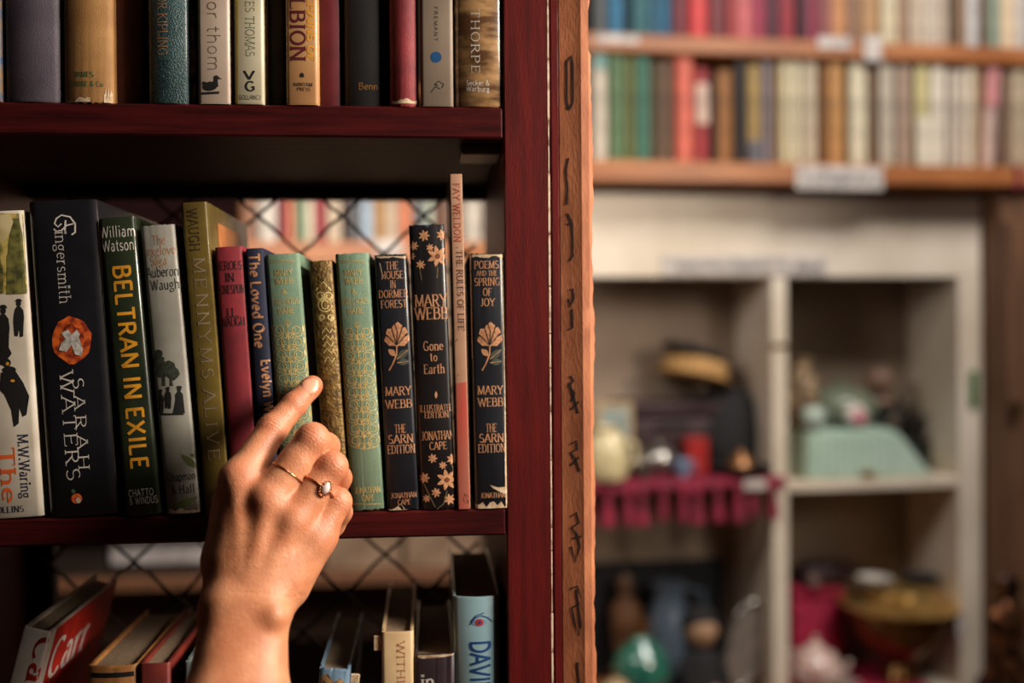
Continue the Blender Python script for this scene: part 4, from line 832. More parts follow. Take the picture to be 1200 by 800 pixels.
v = ob(733, 690, .12, 'wooden_statuette', 'slim brown carved figure rising behind the teal green vase', 'ornament', z=BS+.0004)
lathe('figure_body', [(.03, 0), (.032, .02), (.02, .05), (.026, .1), (.03, .14), (.012, .165), (.016, .18), (.014, .195), (.003, .205)], mat('carved_wood', (104, 66, 38), .5, (62, 38, 22), 40), v, sy=.7)
v = ob(722, 795, -.01, 'cream_ornament', 'small pale shell-like ornament at the lower left front', 'ornament', z=BS+.0004); lathe('shell', [(.012, 0), (.028, .012), (.03, .03), (.018, .05), (.004, .058)], mat('shell_cream', (190, 160, 120), .3, coat=.4), v, wob=lambda a, z: 1+.07*math.sin(8*a))
lathe('foot', [(.016, 0), (.014, .004)], BRASS, v)
v = ob(748, 800, -.015, 'blue_bowl', 'small bright blue bowl at the front below the teal green vase', 'bowl', z=BS+.0004); lathe('bowl', [(.012, 0), (.026, .012), (.03, .024), (.027, .024), (.008, .006)], mat('blue_glaze', (54, 110, 150), .3, coat=.5), v)
v = ob(783, 640, .10, 'blue_grey_jug', 'large blue grey jug at the back of the lower left cubby', 'jug', z=BS+.0004); lathe('body', [(.035, 0), (.05, .04), (.05, .09), (.036, .14), (.026, .165), (.032, .19), (.028, .19)], mat('jug_bluegrey', (72, 84, 98), .35, coat=.4), v); tube('handle', [(.046, 0, .12), (.07, 0, .13), (.066, 0, .17), (.03, 0, .18)], .005, mat('jug_bluegrey', (72, 84, 98)), v)
v = ob(822, 790, .05, 'doll', 'doll with tan face and black dress in the lower left cubby', 'doll', z=BS+.0004)
lathe('dress', [(.05, 0), (.046, .02), (.03, .06), (.022, .08), (.008, .088)], BLACKM, v, wob=lambda a, z: 1+.05*math.sin(7*a)); lathe('head', [(.008, .084), (.022, .094), (.03, .115), (.027, .135), (.012, .15)], mat('doll_face', (178, 140, 108), .5), v); lathe('hair', [(.031, .118), (.033, .135), (.022, .152), (.004, .158)], BLACKM, v, (0, .006, 0))
for s in (-1, 1): tube('arm', [(s*.02, 0, .075), (s*.036, -.01, .055), (s*.04, -.024, .035)], [.008, .007, .006], BLACKM, v)
v = ob(874, 770, .05, 'oval_tray', 'oval silver tray standing on edge in the lower left cubby by the divider', 'tray', z=BS+.002+.084)
M_ = Matrix.Rotation(math.radians(14), 4, 'Y') @ Matrix.Rotation(math.radians(90), 4, 'X')
lathe('tray_plate', [(.002, 0), (.052, 0), (.058, .004)], mat('pewter', (150, 138, 128), .4, metal=.4), v, sx=.62, sy=1.35, M=M_); 
tube('rim', [M_ @ Vector((.058*.62*math.cos(t*math.pi/16), .058*1.35*math.sin(t*math.pi/16), .004)) for t in range(32)], .0045, SIL, v, 8, closed=True)
v = ob(835, 800, -.02, 'wooden_bowl', 'reddish wooden dish across the bottom of the lower left cubby', 'bowl', z=BS+.0004)
lathe('dish_bowl', [(.04, 0), (.1, .008), (.115, .02), (.108, .02), (.04, .008)], mat('red_wood', (120, 58, 34), .4, (84, 36, 22), 20), v, sy=.4)
v = ob(838, 785, -.012, 'shell', 'small pinkish shell resting in the reddish wooden dish', 'ornament', z=BS+.0105); lathe('shell_body', [(.003, 0), (.012, .006), (.012, .016), (.003, .024)], mat('shell_pink', (206, 168, 150), .35), v, n=14)
# ---- lower right
CR2 = mat('crimson_gingham', (192, 36, 76), .8, (130, 14, 44), 50, .3, 300)
v = ob(958, 790, .115, 'crimson_box', 'crimson fabric covered box at the left back of the lower right cubby', 'box', z=BS+.0004)
box('body', -.047, .052, .0, .058, 0, .142, CR2, v, .006, seg=2); box('lid', -.049, .054, -.002, .060, .1425, .165, CR2, v, .005, seg=2); 
v2 = ob(968, 650, .115, 'dark_bundle', 'dark maroon cloth bundle piled on the crimson box', 'cloth', z=BS+.1655); v2.location += BM.to_3x3() @ Vector((0, .025, 0)); lathe('folds', [(.055, 0), (.058, .012), (.052, .026), (.04, .04), (.01, .044)], DRED, v2, sy=.55, wob=lambda a, z: 1+.08*math.sin(5*a+z*60)); lathe('pale_knot', [(.003, 0), (.012, .006), (.01, .02), (.002, .026)], mat('dusty_mauve', (130, 96, 90), .6), v2, (-.03, -.035, .001), 12)
box('cloth_fold', .02, .075, -.03, .025, .02, .035, DRED, v2, .006, seg=2)
v = ob(1020, 800, .0, 'crimson_runner', 'crimson cloth runner spread on the bottom shelf of the lower right cubby', 'cloth', z=BS+.0002)
box('sheet', -.155, .12, -.03, .165, 0, .003, CR2, v, .001); box('hem', -.155, .12, -.034, -.0305, -.045, .003, CR2, v, .001)
RZ = BS+.0036
v = ob(956, 770, .015, 'china_teapot', 'white and pink china teapot at the left of the brass bowl', 'teapot', z=RZ, rz=-1.0)
CH2 = mat('china_pinkwhite', (206, 180, 168), .25, (160, 90, 84), 40, coat=.6, lo=.35, hi=.5)
lathe('body', [(.022, 0), (.028, .004), (.045, .03), (.046, .05), (.034, .072), (.016, .08)], CH2, v); lathe('lid', [(.018, .08), (.01, .088), (.004, .092), (.006, .099), (.001, .102)], CH2, v, n=14); tube('spout', [(.04, 0, .03), (.058, 0, .05), (.066, 0, .072)], [.01, .007, .005], CH2, v); tube('handle', [(-.04, 0, .062), (-.062, 0, .06), (-.064, 0, .03), (-.042, 0, .022)], .004, CHINA, v)
cup(985, 775, -.012, 'upturned pale china cup before the china teapot', CHINA, .024, z=RZ)
bw = ob(1053, 800, .054, 'brass_bowl', 'large brass bowl with wide flat rim, in the lower right cubby', 'bowl', z=RZ); bw.scale = (.95, .95, 1)
DBR = mat('dark_brass', (150, 108, 54), .28, (84, 58, 30), 14, metal=.7)
lathe('bowl', [(.03, 0), (.034, .01), (.022, .03), (.05, .052), (.082, .086), (.092, .12), (.094, .136)], DBR, bw, n=40); lathe('rim', [(.094, .136), (.112, .138), (.114, .143), (.098, .148), (.075, .162), (.07, .164)], BRASS, bw, n=40); lathe('collar', [(.07, .163), (.066, .175), (.06, .177)], BRASS, bw, n=32)
box('white_tab', .062, .082, -.100, -.099, .105, .137, LBL, bw, 0)  # small white rectangle hanging at the bowl rim
v = ob(1078, 690, .06, 'black_dish', 'shallow black dish sitting in the mouth of the brass bowl', 'dish', z=RZ+.1775); lathe('dish_bowl', [(.02, 0), (.03, .005), (.034, .012), (.031, .012), (.01, .004)], BLACKM, v)
v = ob(1022, 690, .03, 'china_saucer', 'small white saucer balanced on the left rim of the brass bowl', 'saucer', z=RZ+.1775); lathe('plate', [(.012, 0), (.03, .008), (.031, .01), (.01, .003)], CHINA, v); v.location += BM.to_3x3() @ Vector((.005, 0, .0)); lathe('stacked_plate', [(.013, .0105), (.031, .018), (.032, .02), (.01, .013)], CHINA, v)
# brown cupboard-side ornaments at right edge
v = ob(1180, 800, -.15, 'bronze_figure', 'dark bronze figure with copper glints at the lower right edge', 'ornament')
BRZ = mat('bronze_copper', (150, 96, 62), .3, (40, 26, 20), 50, metal=.7, lo=.45, hi=.62)
lathe('figure_body', [(.035, 0), (.04, .02), (.022, .06), (.034, .09), (.03, .12), (.012, .14), (.022, .155), (.02, .175), (.005, .185)], BRZ, v, sy=.7, wob=lambda a, z: 1+.1*math.sin(4*a+z*70)); tube('arm', [(.03, 0, .12), (.055, -.01, .10), (.05, -.02, .07)], [.01, .008, .007], BRZ, v)
stz = v.location.z
sd = bempty('side_table', Q(1190, 800, -.15).x, -.15, FL, 'small dark side table in front of the brown cupboard, carrying the bronze figure', 'table')
lathe('table_top', [(.06, stz-FL-.02), (.062, stz-FL-.012), (.058, stz-FL-.0004)], DRED, sd); lathe('table_leg', [(.04, 0), (.012, .04), (.01, stz-FL-.04), (.03, stz-FL-.02)], DRED, sd); lathe('foot', [(.055, 0), (.05, .012)], DRED, sd)
# ------------------------------------------------------------------ shelving seen through the mesh
lw = empty('bookcase', (0, 0, FL), 0, 'pine shelving behind the wire mesh, seen above the green books', 'bookcase')
YL = 1.0
def lp(name, px0, px1, y0, y1, py0, py1, m, dy0=0, dy1=.25): return box(name, P(px0, 400, YL).x, P(px1, 400, YL).x, YL+dy0, YL+dy1, P(400, py1, YL).z-FL, P(400, py0, YL).z-FL, m, lw, .002)
LZ = P(430, 283, YL).z
lp('shelf', -160, 575, 0, 0, 283, 306, OAK); lp('back_panel', -160, 575, 0, 0, 100, 800, mat('brown_board', (74, 50, 38), .8), .255, .265)  # back panel in a plain dark brown
lp('shelf', -160, 575, 0, 0, 98, 110, OAK)
lp('side_panel', -172, -161, 0, 0, 90, 900, OAK); lp('side_panel', 576, 588, 0, 0, 90, 900, OAK)
lp('shelf', -160, 575, 0, 0, 672, 686, mat('pine_dark', (110, 70, 44), .6))
lp('cupboard_front', 281, 575, 0, 0, 307, 560, mat('cupboard_beige', (150, 124, 100), .7), 0, .02)
lp('shade_panel', -160, 280, 0, 0, 111, 620, mat('shade_panel', (22, 7, 7), .9, spec=.05), -.03, -.004)  # dark panel added in place of the shaded books at left
lp('shelf_label', 440, 472, 0, 0, 281, 300, LBL, -.004, -.001)
seg = [(-20, 6, (90, 60, 50)), (8, 30, (140, 110, 90)), (32, 50, (80, 40, 40)), (52, 80, (60, 60, 70)), (82, 110, (120, 90, 60)), (112, 140, (60, 36, 36)), (142, 170, (90, 84, 80)), (172, 200, (130, 100, 80)), (202, 230, (70, 50, 50)), (232, 258, (110, 70, 50)), (260, 279, (150, 104, 70)), (281, 301, (130, 84, 54)), (303, 324, (196, 186, 172)), (325, 335, (120, 22, 34)), (336, 345, (206, 120, 90)), (346, 356, (96, 130, 96)), (357, 368, (206, 192, 166)), (369, 381, (150, 30, 44)), (383, 400, (190, 168, 140)), (402, 411, (70, 56, 54)), (413, 422, (110, 110, 110)), (424, 437, (160, 176, 190)), (438, 451, (170, 126, 74)), (452, 466, (190, 166, 140)), (468, 482, (206, 120, 80)), (484, 497, (110, 110, 108)), (499, 508, (186, 196, 176)), (510, 521, (110, 70, 50)), (523, 543, (140, 110, 90)), (545, 566, (196, 184, 168))]
for i, (x0, x1, c) in enumerate(seg):
    if x0 < 281: continue
    p0, p1 = P(x0, 283, YL+.012), P(x1, 283, YL+.012)
    l = '%s book, %s from the left on the pine shelf behind the wire mesh' % (cname(c), ordn[i-11]) if i < 20 else '%s book, %s from the right on the pine shelf behind the wire mesh' % (cname(c), ordn[len(seg)-1-i])
    r = empty('book', (p0.x, YL+.014, LZ+.0002), 0, l, 'book', 'books behind the wire mesh')
    build_book(r, p1.x-p0.x-.001, .17+.03*math.sin(i*2.3), .14, mat('far_%d_%d_%d' % c, c, .55, None, 60), True, .002, PAGE, 0, True)
# folded linens and boxes seen under the middle shelf
LZ2 = P(430, 672, YL).z
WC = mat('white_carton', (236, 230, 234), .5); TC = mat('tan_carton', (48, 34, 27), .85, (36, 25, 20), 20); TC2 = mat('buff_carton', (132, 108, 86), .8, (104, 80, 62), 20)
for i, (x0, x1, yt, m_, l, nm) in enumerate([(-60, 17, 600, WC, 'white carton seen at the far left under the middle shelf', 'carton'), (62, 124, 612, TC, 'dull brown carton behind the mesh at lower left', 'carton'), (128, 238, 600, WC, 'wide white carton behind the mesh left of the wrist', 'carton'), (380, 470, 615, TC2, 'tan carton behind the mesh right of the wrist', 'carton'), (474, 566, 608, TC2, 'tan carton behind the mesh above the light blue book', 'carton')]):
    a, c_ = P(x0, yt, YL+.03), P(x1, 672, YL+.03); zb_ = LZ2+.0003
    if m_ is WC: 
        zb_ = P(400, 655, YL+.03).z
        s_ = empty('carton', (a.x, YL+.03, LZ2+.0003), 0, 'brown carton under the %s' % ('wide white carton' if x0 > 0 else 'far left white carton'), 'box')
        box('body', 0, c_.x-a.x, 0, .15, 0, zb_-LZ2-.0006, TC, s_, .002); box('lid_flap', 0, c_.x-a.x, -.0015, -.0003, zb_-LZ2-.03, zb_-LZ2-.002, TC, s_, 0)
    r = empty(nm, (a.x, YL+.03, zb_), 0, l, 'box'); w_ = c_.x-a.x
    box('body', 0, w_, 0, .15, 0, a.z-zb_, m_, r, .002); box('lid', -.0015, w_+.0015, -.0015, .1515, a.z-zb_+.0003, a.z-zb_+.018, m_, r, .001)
# ------------------------------------------------------------------ hand and forearm: one continuous surface from a distance field
VX = .0010
def H(px, py, y): return np.array(P(px, py, y))
# (point, radius) chains
MCP = {'index': H(281, 562, -.058), 'middle': H(315, 584, -.064), 'ring': H(345, 606, -.064), 'little': H(371, 628, -.058)}
FING = {
 'index': [(MCP['index'], .0122), (H(319, 503, -.0345), .0099), (H(345, 474, -.0225), .0084), (H(363, 455, -.0130), .0074), (H(366.5, 451.5, -.0115), .0071)],
 'middle': [(MCP['middle'], .0118), (H(366, 515, -.0500), .0108), (H(382, 523, -.0300), .0094), (H(376, 545, -.0240), .0082), (H(364, 560, -.0260), .0074)],
 'ring': [(MCP['ring'], .0116), (H(389, 547, -.0520), .0100), (H(397, 560, -.0320), .0088), (H(388, 584, -.0270), .0080), (H(376, 596, -.0290), .0072)],
 'little': [(MCP['little'], .0108), (H(395, 588, -.0490), .0092), (H(399, 600, -.0320), .0080), (H(391, 616, -.0270), .0074), (H(380, 624, -.0290), .0066)],
}
WR = H(288, 712, -.082)
def between(a, b, t): return a*(1-t)+b*t
PALM = []
for k, (wx, wr_) in zip(('index', 'middle', 'ring', 'little'), ((-.011, .0160), (-.003, .0172), (.005, .0172), (.011, .0160))):
    w0 = WR+np.array([wx, .004, .002]); m_ = MCP[k]+np.array([0, .0045, 0])
    PALM.append((w0, m_, wr_, .0126))
# metacarpal padding towards the palm side
PALM += [(H(270, 588, -.050), H(269, 655, -.060), .0115, .0158), (H(269, 655, -.060), H(274, 700, -.070), .0158, .0155),
         (H(350, 630, -.050), H(326, 690, -.062), .0145, .0145), (H(369, 632, -.052), H(338, 685, -.066), .0100, .0135),
         (H(310, 610, -.052), H(300, 670, -.060), .014, .016)]
# thumb folded behind the palm
THUMB = [(H(268, 665, -.052), .0140), (H(277, 628, -.030), .0115), (H(296, 603, -.018), .0100), (H(318, 590, -.0145), .0085)]
# forearm
A1 = H(268, 718, -.084); A2 = H(308, 718, -.080)
PALM += [(H(268, 714, -.081), H(308, 714, -.078), .0155, .0148)]
E1 = H(253, 830, -.110); E2 = H(299, 830, -.106)
D1 = (E1-A1); D1 = D1/np.linalg.norm(D1)
PALM += [(A1, E1, .0160, .0198), (A2, E2, .0152, .0202), ((A1+A2)/2, (E1+E2)/2, .0165, .0210),
         (E1, E1+D1*.17+np.array([-.004, -.03, 0]), .0205, .029), (E2, E2+D1*.17+np.array([.010, -.03, 0]), .0210, .029), ((E1+E2)/2, (E1+E2)/2+D1*.17+np.array([0, -.03, 0]), .0215, .033)]
EL = (E1+E2)/2+D1*.17+np.array([0, -.03, 0])
lo_ = np.array([P(200, 700, -.10).x-.05, -.215, EL[2]-.02]); hi_ = np.array([P(425, 600, -.03).x+.012, .004, P(360, 430, -.02).z+.004])
dims = np.ceil((hi_-lo_)/VX).astype(int)+2
Fd = np.full(dims, .05, np.float32)
def sub(*pts, pad):
    a = np.min([p-r for p, r in pts], axis=0)-pad; b_ = np.max([p+r for p, r in pts], axis=0)+pad
    i0 = np.clip(np.floor((a-lo_)/VX).astype(int), 0, dims-1); i1 = np.clip(np.ceil((b_-lo_)/VX).astype(int)+1, 1, dims)
    return tuple(slice(i0[k], i1[k]) for k in range(3)), i0, i1
def rcone(sl, i0, i1, a, b_, r1, r2):
    X = (lo_[0]+np.arange(i0[0], i1[0])*VX)[:, None, None]; Yy = (lo_[1]+np.arange(i0[1], i1[1])*VX)[None, :, None]; Z = (lo_[2]+np.arange(i0[2], i1[2])*VX)[None, None, :]
    d = b_-a; l2 = float(d@d)+1e-12
    t = ((X-a[0])*d[0]+(Yy-a[1])*d[1]+(Z-a[2])*d[2])/l2; t = np.clip(t, 0, 1)
    return (np.sqrt((X-a[0]-t*d[0])**2+(Yy-a[1]-t*d[1])**2+(Z-a[2]-t*d[2])**2)-(r1+(r2-r1)*t)).astype(np.float32)
def smin(a, b_, k):
    h = np.maximum(k-np.abs(a-b_), 0)/k; return np.minimum(a, b_)-h*h*h*k/6
for a, b_, r1, r2 in PALM:
    sl, i0, i1 = sub((a, r1), (b_, r2), pad=.016); Fd[sl] = smin(Fd[sl], rcone(sl, i0, i1, a, b_, r1, r2), .013)
# tendons and knuckles raised on the back of the hand, wrist bone
for k in MCP:
    a = MCP[k]+np.array([0, -.0024, 0]); rr = .0106 if k in ('index', 'middle') else .0098
    sl, i0, i1 = sub((a, rr), pad=.012); Fd[sl] = smin(Fd[sl], rcone(sl, i0, i1, a, a+1e-4, rr, rr), .014)
    b_ = between(MCP[k], WR, .72)+np.array([0, -.0092 if k != 'index' else -.0080, 0]); a2 = a+np.array([0, -.0072, -.004])
    sl, i0, i1 = sub((a2, .003), (b_, .003), pad=.012); Fd[sl] = smin(Fd[sl], rcone(sl, i0, i1, a2, b_, .0024, .0014), .010)
a = H(322, 722, -.094); sl, i0, i1 = sub((a, .007), pad=.016); Fd[sl] = smin(Fd[sl], rcone(sl, i0, i1, a, a+1e-4, .006, .006), .014)
base = Fd.copy()
def finger(chain, kj, kp):
    pts = [(p, r) for p, r in chain]; sl, i0, i1 = sub(*pts, pad=.014); f = None
    for (a, r1), (b_, r2) in zip(chain[:-1], chain[1:]):
        g = rcone(sl, i0, i1, a, b_, r1, r2); f = g if f is None else smin(f, g, kj)
    return sl, i0, i1, f
for k, ch_ in FING.items():
    extra = []
    p1, r1 = ch_[1]
    sl, i0, i1, f = finger(ch_, .0035, 0)
    # knuckle bump on the dorsal side
    q = p1+np.array([0, -.0012, 0]); f = smin(f, rcone(sl, i0, i1, q, q+1e-4, r1*.98, r1*.98), .005)
    if k == 'index':   # narrower mid phalanges, soft finger pad
        q = ch_[2][0]+np.array([0.0, -.0006, 0]); f = smin(f, rcone(sl, i0, i1, q, q+1e-4, .0081, .0081), .004)
    else:
        m1 = between(ch_[0][0], ch_[1][0], .5); f = smin(f, rcone(sl, i0, i1, between(ch_[0][0], ch_[1][0], .3), between(ch_[0][0], ch_[1][0], .6), r1*1.02, r1*.99), .005)
    Fd[sl] = smin(Fd[sl], smin(base[sl], f, .007), .0008)
sl, i0, i1, f = finger(THUMB, .005, 0); Fd[sl] = smin(Fd[sl], smin(base[sl], f, .010), .0012)
# keep the finger pads from entering the spines
# surface nets
def surface_nets(Fd):
    S_ = Fd < 0; nx, ny, nzz = Fd.shape
    c = np.zeros((nx-1, ny-1, nzz-1), np.int8)
    for dx in (0, 1):
        for dy in (0, 1):
            for dz in (0, 1): c += S_[dx:nx-1+dx, dy:ny-1+dy, dz:nzz-1+dz]
    act = np.argwhere((c > 0) & (c < 8)); idx = -np.ones(c.shape, np.int64); idx[tuple(act.T)] = np.arange(len(act))
    acc = np.zeros((len(act), 3)); cnt = np.zeros(len(act))
    cor = [(x, y, z) for x in (0, 1) for y in (0, 1) for z in (0, 1)]
    for a in cor:
        for ax in range(3):
            if a[ax]: continue
            b_ = list(a); b_[ax] = 1
            va = Fd[tuple((act+np.array(a)).T)].astype(float); vb = Fd[tuple((act+np.array(b_)).T)].astype(float)
            m = (va < 0) != (vb < 0); t = np.where(m, va/(va-vb+1e-20), 0)
            p = np.tile(np.array(a, float), (len(act), 1)); p[:, ax] = t; acc[m] += p[m]; cnt += m
    V = (act+acc/cnt[:, None])*VX+lo_
    faces = []
    for ax in range(3):
        s0 = [slice(1, -1)]*3; s0[ax] = slice(0, -1); s1 = [slice(1, -1)]*3; s1[ax] = slice(1, None)
        A = S_[tuple(s0)]; B = S_[tuple(s1)]; e = np.argwhere(A != B); ins = A[tuple(e.T)]
        e = e+1; e[:, ax] -= 1
        o1, o2 = [k for k in range(3) if k != ax]
        def cell(d1, d2):
            q = e.copy(); q[:, o1] -= d1; q[:, o2] -= d2; return idx[tuple(q.T)]
        q = np.stack([cell(0, 0), cell(1, 0), cell(1, 1), cell(0, 1)], 1)
        flip = ins if ax != 1 else ~ins
        q[~flip] = q[~flip][:, ::-1]; faces.append(q)
    return V, np.concatenate(faces)
V, Fc = surface_nets(Fd)
# light smoothing, then creases
def smooth(V, Fc, it=2):
    for _ in range(it):
        acc = np.zeros_like(V); cnt = np.zeros(len(V))
        for a, b_ in ((0, 1), (1, 2), (2, 3), (3, 0)):
            np.add.at(acc, Fc[:, a], V[Fc[:, b_]]); np.add.at(acc, Fc[:, b_], V[Fc[:, a]]); np.add.at(cnt, Fc[:, a], 1); np.add.at(cnt, Fc[:, b_], 1)
        V = V*.5+.5*acc/cnt[:, None]
    return V
V = smooth(V, Fc, 2)
def vnorm(V, Fc):
    n = np.cross(V[Fc[:, 2]]-V[Fc[:, 0]], V[Fc[:, 3]]-V[Fc[:, 1]]); N = np.zeros_like(V)
    for k in range(4): np.add.at(N, Fc[:, k], n)
    return N/(np.linalg.norm(N, axis=1)[:, None]+1e-20)
N = vnorm(V, Fc)
tip = FING['index'][-1][0]
if ((V-V.mean(0))*N).sum() < 0: Fc = Fc[:, ::-1]; N = -N
rg = np.random.RandomState(4)
def crease(c, axis, R, amp, period, ph=0, face=np.array([0, -1., 0]), wid=None):
    global V
    axis = axis/np.linalg.norm(axis); d = V-c; s = d@axis; rad = np.linalg.norm(d-s[:, None]*axis, axis=1)
    w = np.exp(-(s/R)**2)*np.clip((N@face)*1.3, 0, 1)*(rad < (wid or .02))
    wv = np.abs(np.sin(math.pi*(s+.0004*np.sin(rad*900))/period+ph)); V = V-N*(amp*w*(1-wv)**3)[:, None]
for k in FING:
    ax = FING[k][1][0]-FING[k][0][0]; ax2 = FING[k][2][0]-FING[k][1][0]; fd = np.array([-.2, -1, .3]) if k == 'index' else np.array([.2, -.8, .6])
    crease(FING[k][1][0]+ax*.04, ax, .0055, .0009 if k == 'index' else .0006, .0023, .3, fd/np.linalg.norm(fd), .014)
ax = FING['index'][3][0]-FING['index'][2][0]; crease(FING['index'][2][0]+ax*.1, ax, .003, .0007, .0018, .2, np.array([0, -1., .2]), .012)
wa = H(318, 600, -.07)-H(288, 716, -.09)
crease(H(315, 694, -.098), wa+np.array([-.01, 0, -.02]), .0030, .0003, .005, .1, np.array([.2, -1., 0]), .024)
crease(H(332, 700, -.088), wa+np.array([-.03, 0, -.02]), .003, .00035, .0045, .4, np.array([.5, -1., 0]), .02)
N = vnorm(V, Fc)
SK = bpy.data.materials.new('skin'); SK.use_nodes = True; nt = SK.node_tree; bs = nt.nodes['Principled BSDF']
bs.inputs['Roughness'].default_value = .46; bs.inputs['Subsurface Weight'].default_value = .35; bs.inputs['Subsurface Radius'].default_value = (1, .35, .2); bs.inputs['Subsurface Scale'].default_value = .004
bs.inputs['Specular IOR Level'].default_value = .45
tc = nt.nodes.new('ShaderNodeTexCoord')
n1 = nt.nodes.new('ShaderNodeTexNoise'); n1.inputs['Scale'].default_value = 60; n1.inputs['Detail'].default_value = 5
cr = nt.nodes.new('ShaderNodeValToRGB'); cr.color_ramp.elements[0].position = .35; cr.color_ramp.elements[1].position = .68
cr.color_ramp.elements[0].color = (*lin((184, 116, 80)), 1); cr.color_ramp.elements[1].color = (*lin((206, 142, 104)), 1)
vo = nt.nodes.new('ShaderNodeTexVoronoi'); vo.inputs['Scale'].default_value = 950; vo.feature = 'F1'
nz_ = nt.nodes.new('ShaderNodeTexNoise'); nz_.inputs['Scale'].default_value = 380; nz_.inputs['Detail'].default_value = 4
ad = nt.nodes.new('ShaderNodeMath'); ad.operation = 'ADD'
bp = nt.nodes.new('ShaderNodeBump'); bp.inputs['Strength'].default_value = .33; bp.inputs['Distance'].default_value = .0006
L_ = nt.links.new
L_(tc.outputs['Object'], n1.inputs['Vector']); L_(n1.outputs[0], cr.inputs[0]); L_(tc.outputs['Object'], vo.inputs['Vector']); L_(tc.outputs['Object'], nz_.inputs['Vector'])
L_(vo.outputs['Distance'], ad.inputs[0]); L_(nz_.outputs[0], ad.inputs[1]); L_(ad.outputs[0], bp.inputs['Height']); L_(bp.outputs[0], bs.inputs['Normal'])
# redder skin over the knuckles (its own colour)
at = nt.nodes.new('ShaderNodeAttribute'); at.attribute_name = 'flush'; mx = nt.nodes.new('ShaderNodeMix'); mx.data_type = 'RGBA'
mx.inputs[7].default_value = (*lin((192, 100, 74)), 1); L_(at.outputs['Fac'], mx.inputs[0]); L_(cr.outputs[0], mx.inputs[6]); L_(mx.outputs[2], bs.inputs['Base Color'])
me = bpy.data.meshes.new('body'); me.from_pydata(V.tolist(), [], Fc.tolist()); me.update()
fl_ = np.zeros(len(V))
for k in FING:
    for j, (p, r) in enumerate(FING[k]):
        if j in (1, 2, 4): fl_ = np.maximum(fl_, .45*np.exp(-(np.linalg.norm(V-p, axis=1)/(r*1.25))**4))
    fl_ = np.maximum(fl_, .35*np.exp(-(np.linalg.norm(V-MCP[k], axis=1)/.016)**4))
at_ = me.attributes.new('flush', 'FLOAT', 'POINT'); at_.data.foreach_set('value', fl_.astype(np.float32))
me.materials.append(SK); me.polygons.foreach_set('use_smooth', [True]*len(me.polygons))
person = bpy.data.objects.new('person', me); COL.objects.link(person)
meta(person, 'person pointing right index finger at green book, bare forearm, two rings', 'person')
# nails
NAIL = mat('nail', (224, 160, 130), .38, (216, 148, 118), 200, coat=.15)
def nail(c, along, outw, ln, wd, name='fingernail'):
    al = Vector(along).normalized(); ou = Vector(outw); ou = (ou-al*ou.dot(al)).normalized(); si = al.cross(ou)
    bm = bmesh.new(); rows = []
    for layer in (0, 1):
        for i in range(9):
            t = i/8*2-1; row = []
            for j in range(9):
                s = j/8*2-1; wv = wd*(1-.35*max(0, t)**2.5)*(1-.25*max(0, -t)**3); 
                th_ = s*1.05; p = Vector(c)+al*(t*ln*(1-.18*s*s if t > 0 else 1-.12*s*s))+si*(math.sin(th_)*wv/.87)+ou*((math.cos(th_)-1)*wd*.62-.0006*t*t-(.0006 if layer else 0))
                row.append(bm.verts.new(p))
            rows.append(row)
    for i in range(8):
        for j in range(8):
            bm.faces.new((rows[i][j], rows[i][j+1], rows[i+1][j+1], rows[i+1][j])); bm.faces.new((rows[9+i][j], rows[10+i][j], rows[10+i][j+1], rows[9+i][j+1]))
    for i in range(8):
        for j in (0, 8): bm.faces.new((rows[i][j], rows[i+1][j], rows[10+i][j], rows[9+i][j])); bm.faces.new((rows[j][i], rows[j][i+1], rows[9+j][i+1], rows[9+j][i]))
    return frombm(name, bm, NAIL, person, 50)
it_ = FING['index']; al_ = it_[4][0]-it_[2][0]
nail(it_[3][0]+np.array([.0015, -.0078, .0028]), al_, (.10, -1, .35), .0066, .0056)
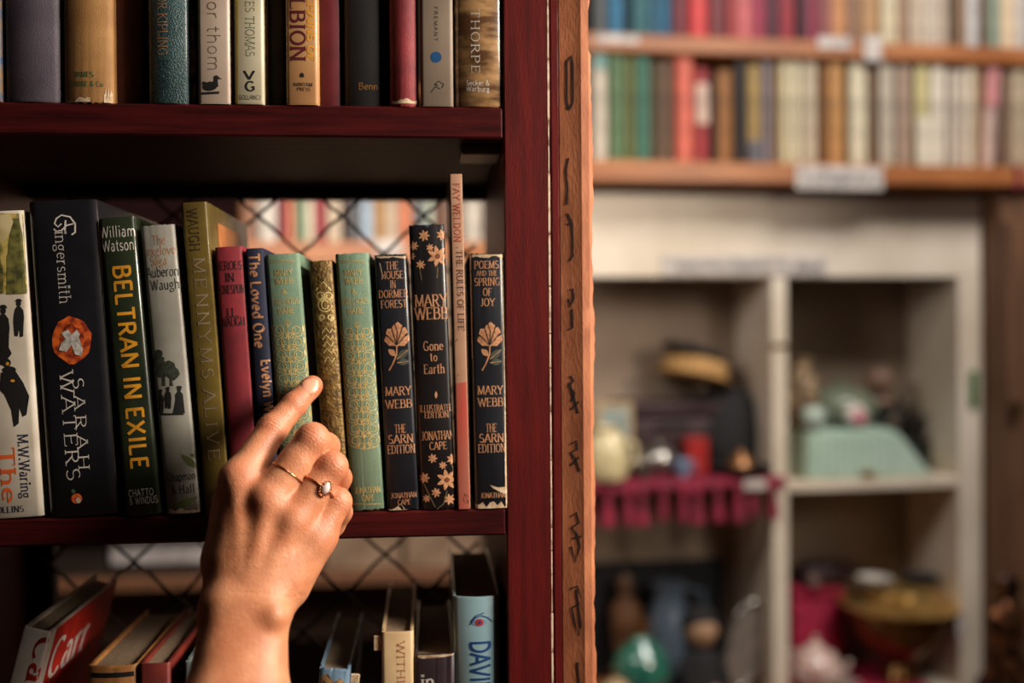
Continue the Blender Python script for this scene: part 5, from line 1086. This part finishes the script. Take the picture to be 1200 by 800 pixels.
# rings
RG = mat('rose_gold', (226, 160, 112), .18, metal=1.0)
def band(c, axis, R1, r, name, squash=1.0):
    ax = Vector(axis).normalized(); u_ = Vector((0, -1, 0)); u_ = (u_-ax*u_.dot(ax)).normalized(); v_ = ax.cross(u_)
    rad = []
    for k in range(48):
        t = 2*math.pi*k/48; dv = u_*math.cos(t)+v_*math.sin(t); q = .007
        while q < R1*1.45:
            g_ = (np.array(Vector(c)+dv*q)-lo_)/VX; g_ = np.clip(np.round(g_).astype(int), 0, dims-1)
            if Fd[tuple(g_)] > 0: break
            q += .0001
        rad.append(min(q, R1*1.3))
    for _ in range(6): rad = [(rad[k-1]+rad[k]*2+rad[(k+1) % 48])/4 for k in range(48)]
    pts = [Vector(c)+(u_*math.cos(2*math.pi*k/48)+v_*math.sin(2*math.pi*k/48))*(rad[k]+.00005) for k in range(48)]
    band.rad = rad
    o = tube(name, pts, r, RG, person, 10, closed=True); return o, u_, v_, ax
mid = FING['middle']; c1 = between(mid[0][0], mid[1][0], .42); o, u_, v_, ax = band(c1, mid[1][0]-mid[0][0], .01125, .00055, 'ring'); o['label'] = 'thin plain rose gold band'
rgf = FING['ring']; c2_ = between(rgf[0][0], rgf[1][0], .62); o, u_, v_, ax = band(c2_, rgf[1][0]-rgf[0][0], .01075, .0007, 'ring'); o['label'] = 'rose gold ring with a pale oval stone in a beaded halo'
side = v_ if v_.x > 0 else -v_
gd = (u_*.93+side*.42).normalized(); RR = band.rad[3 if v_.x > 0 else -3]; gc = Vector(c2_)+gd*(RR+.0014); gs = ax.cross(gd)
Mg = Matrix((( *gs, 0), (*ax, 0), (*gd, 0), (0, 0, 0, 1))).transposed(); Mg.translation = gc
STN = mat('opal_stone', (226, 206, 200), .12, (206, 176, 172), 500, coat=1)
g = lathe('stone', [(.0005, -.001), (.0030, -.0006), (.0033, .0003), (.0026, .0015), (.0012, .0022), (.0002, .0023)], STN, o, n=16, sx=.85, sy=1.2, M=Mg)
bm = bmesh.new()
for i in range(16):
    t = 2*math.pi*i/16; p = Mg @ Vector((.0042*math.cos(t)*.88, .0042*math.sin(t)*1.22, .0002))
    bmesh.ops.create_icosphere(bm, subdivisions=1, radius=.0008, matrix=Matrix.Translation(p))
k_ = frombm('halo_bead', bm, RG, o, 80); k_['kind'] = 'stuff'
lathe('setting', [(.0012, -.0026), (.0030, -.0014), (.0042, -.0006), (.0036, .0001)], RG, o, n=18, sx=.88, sy=1.22, M=Mg)
for s in (1, -1): tube('shoulder', [Vector(c2_)+(gd*math.cos(s*t)+gs*math.sin(s*t))*(RR+.0004) for t in (.62, .42, .24)], [.0007, .0009, .0011], RG, o, 8)
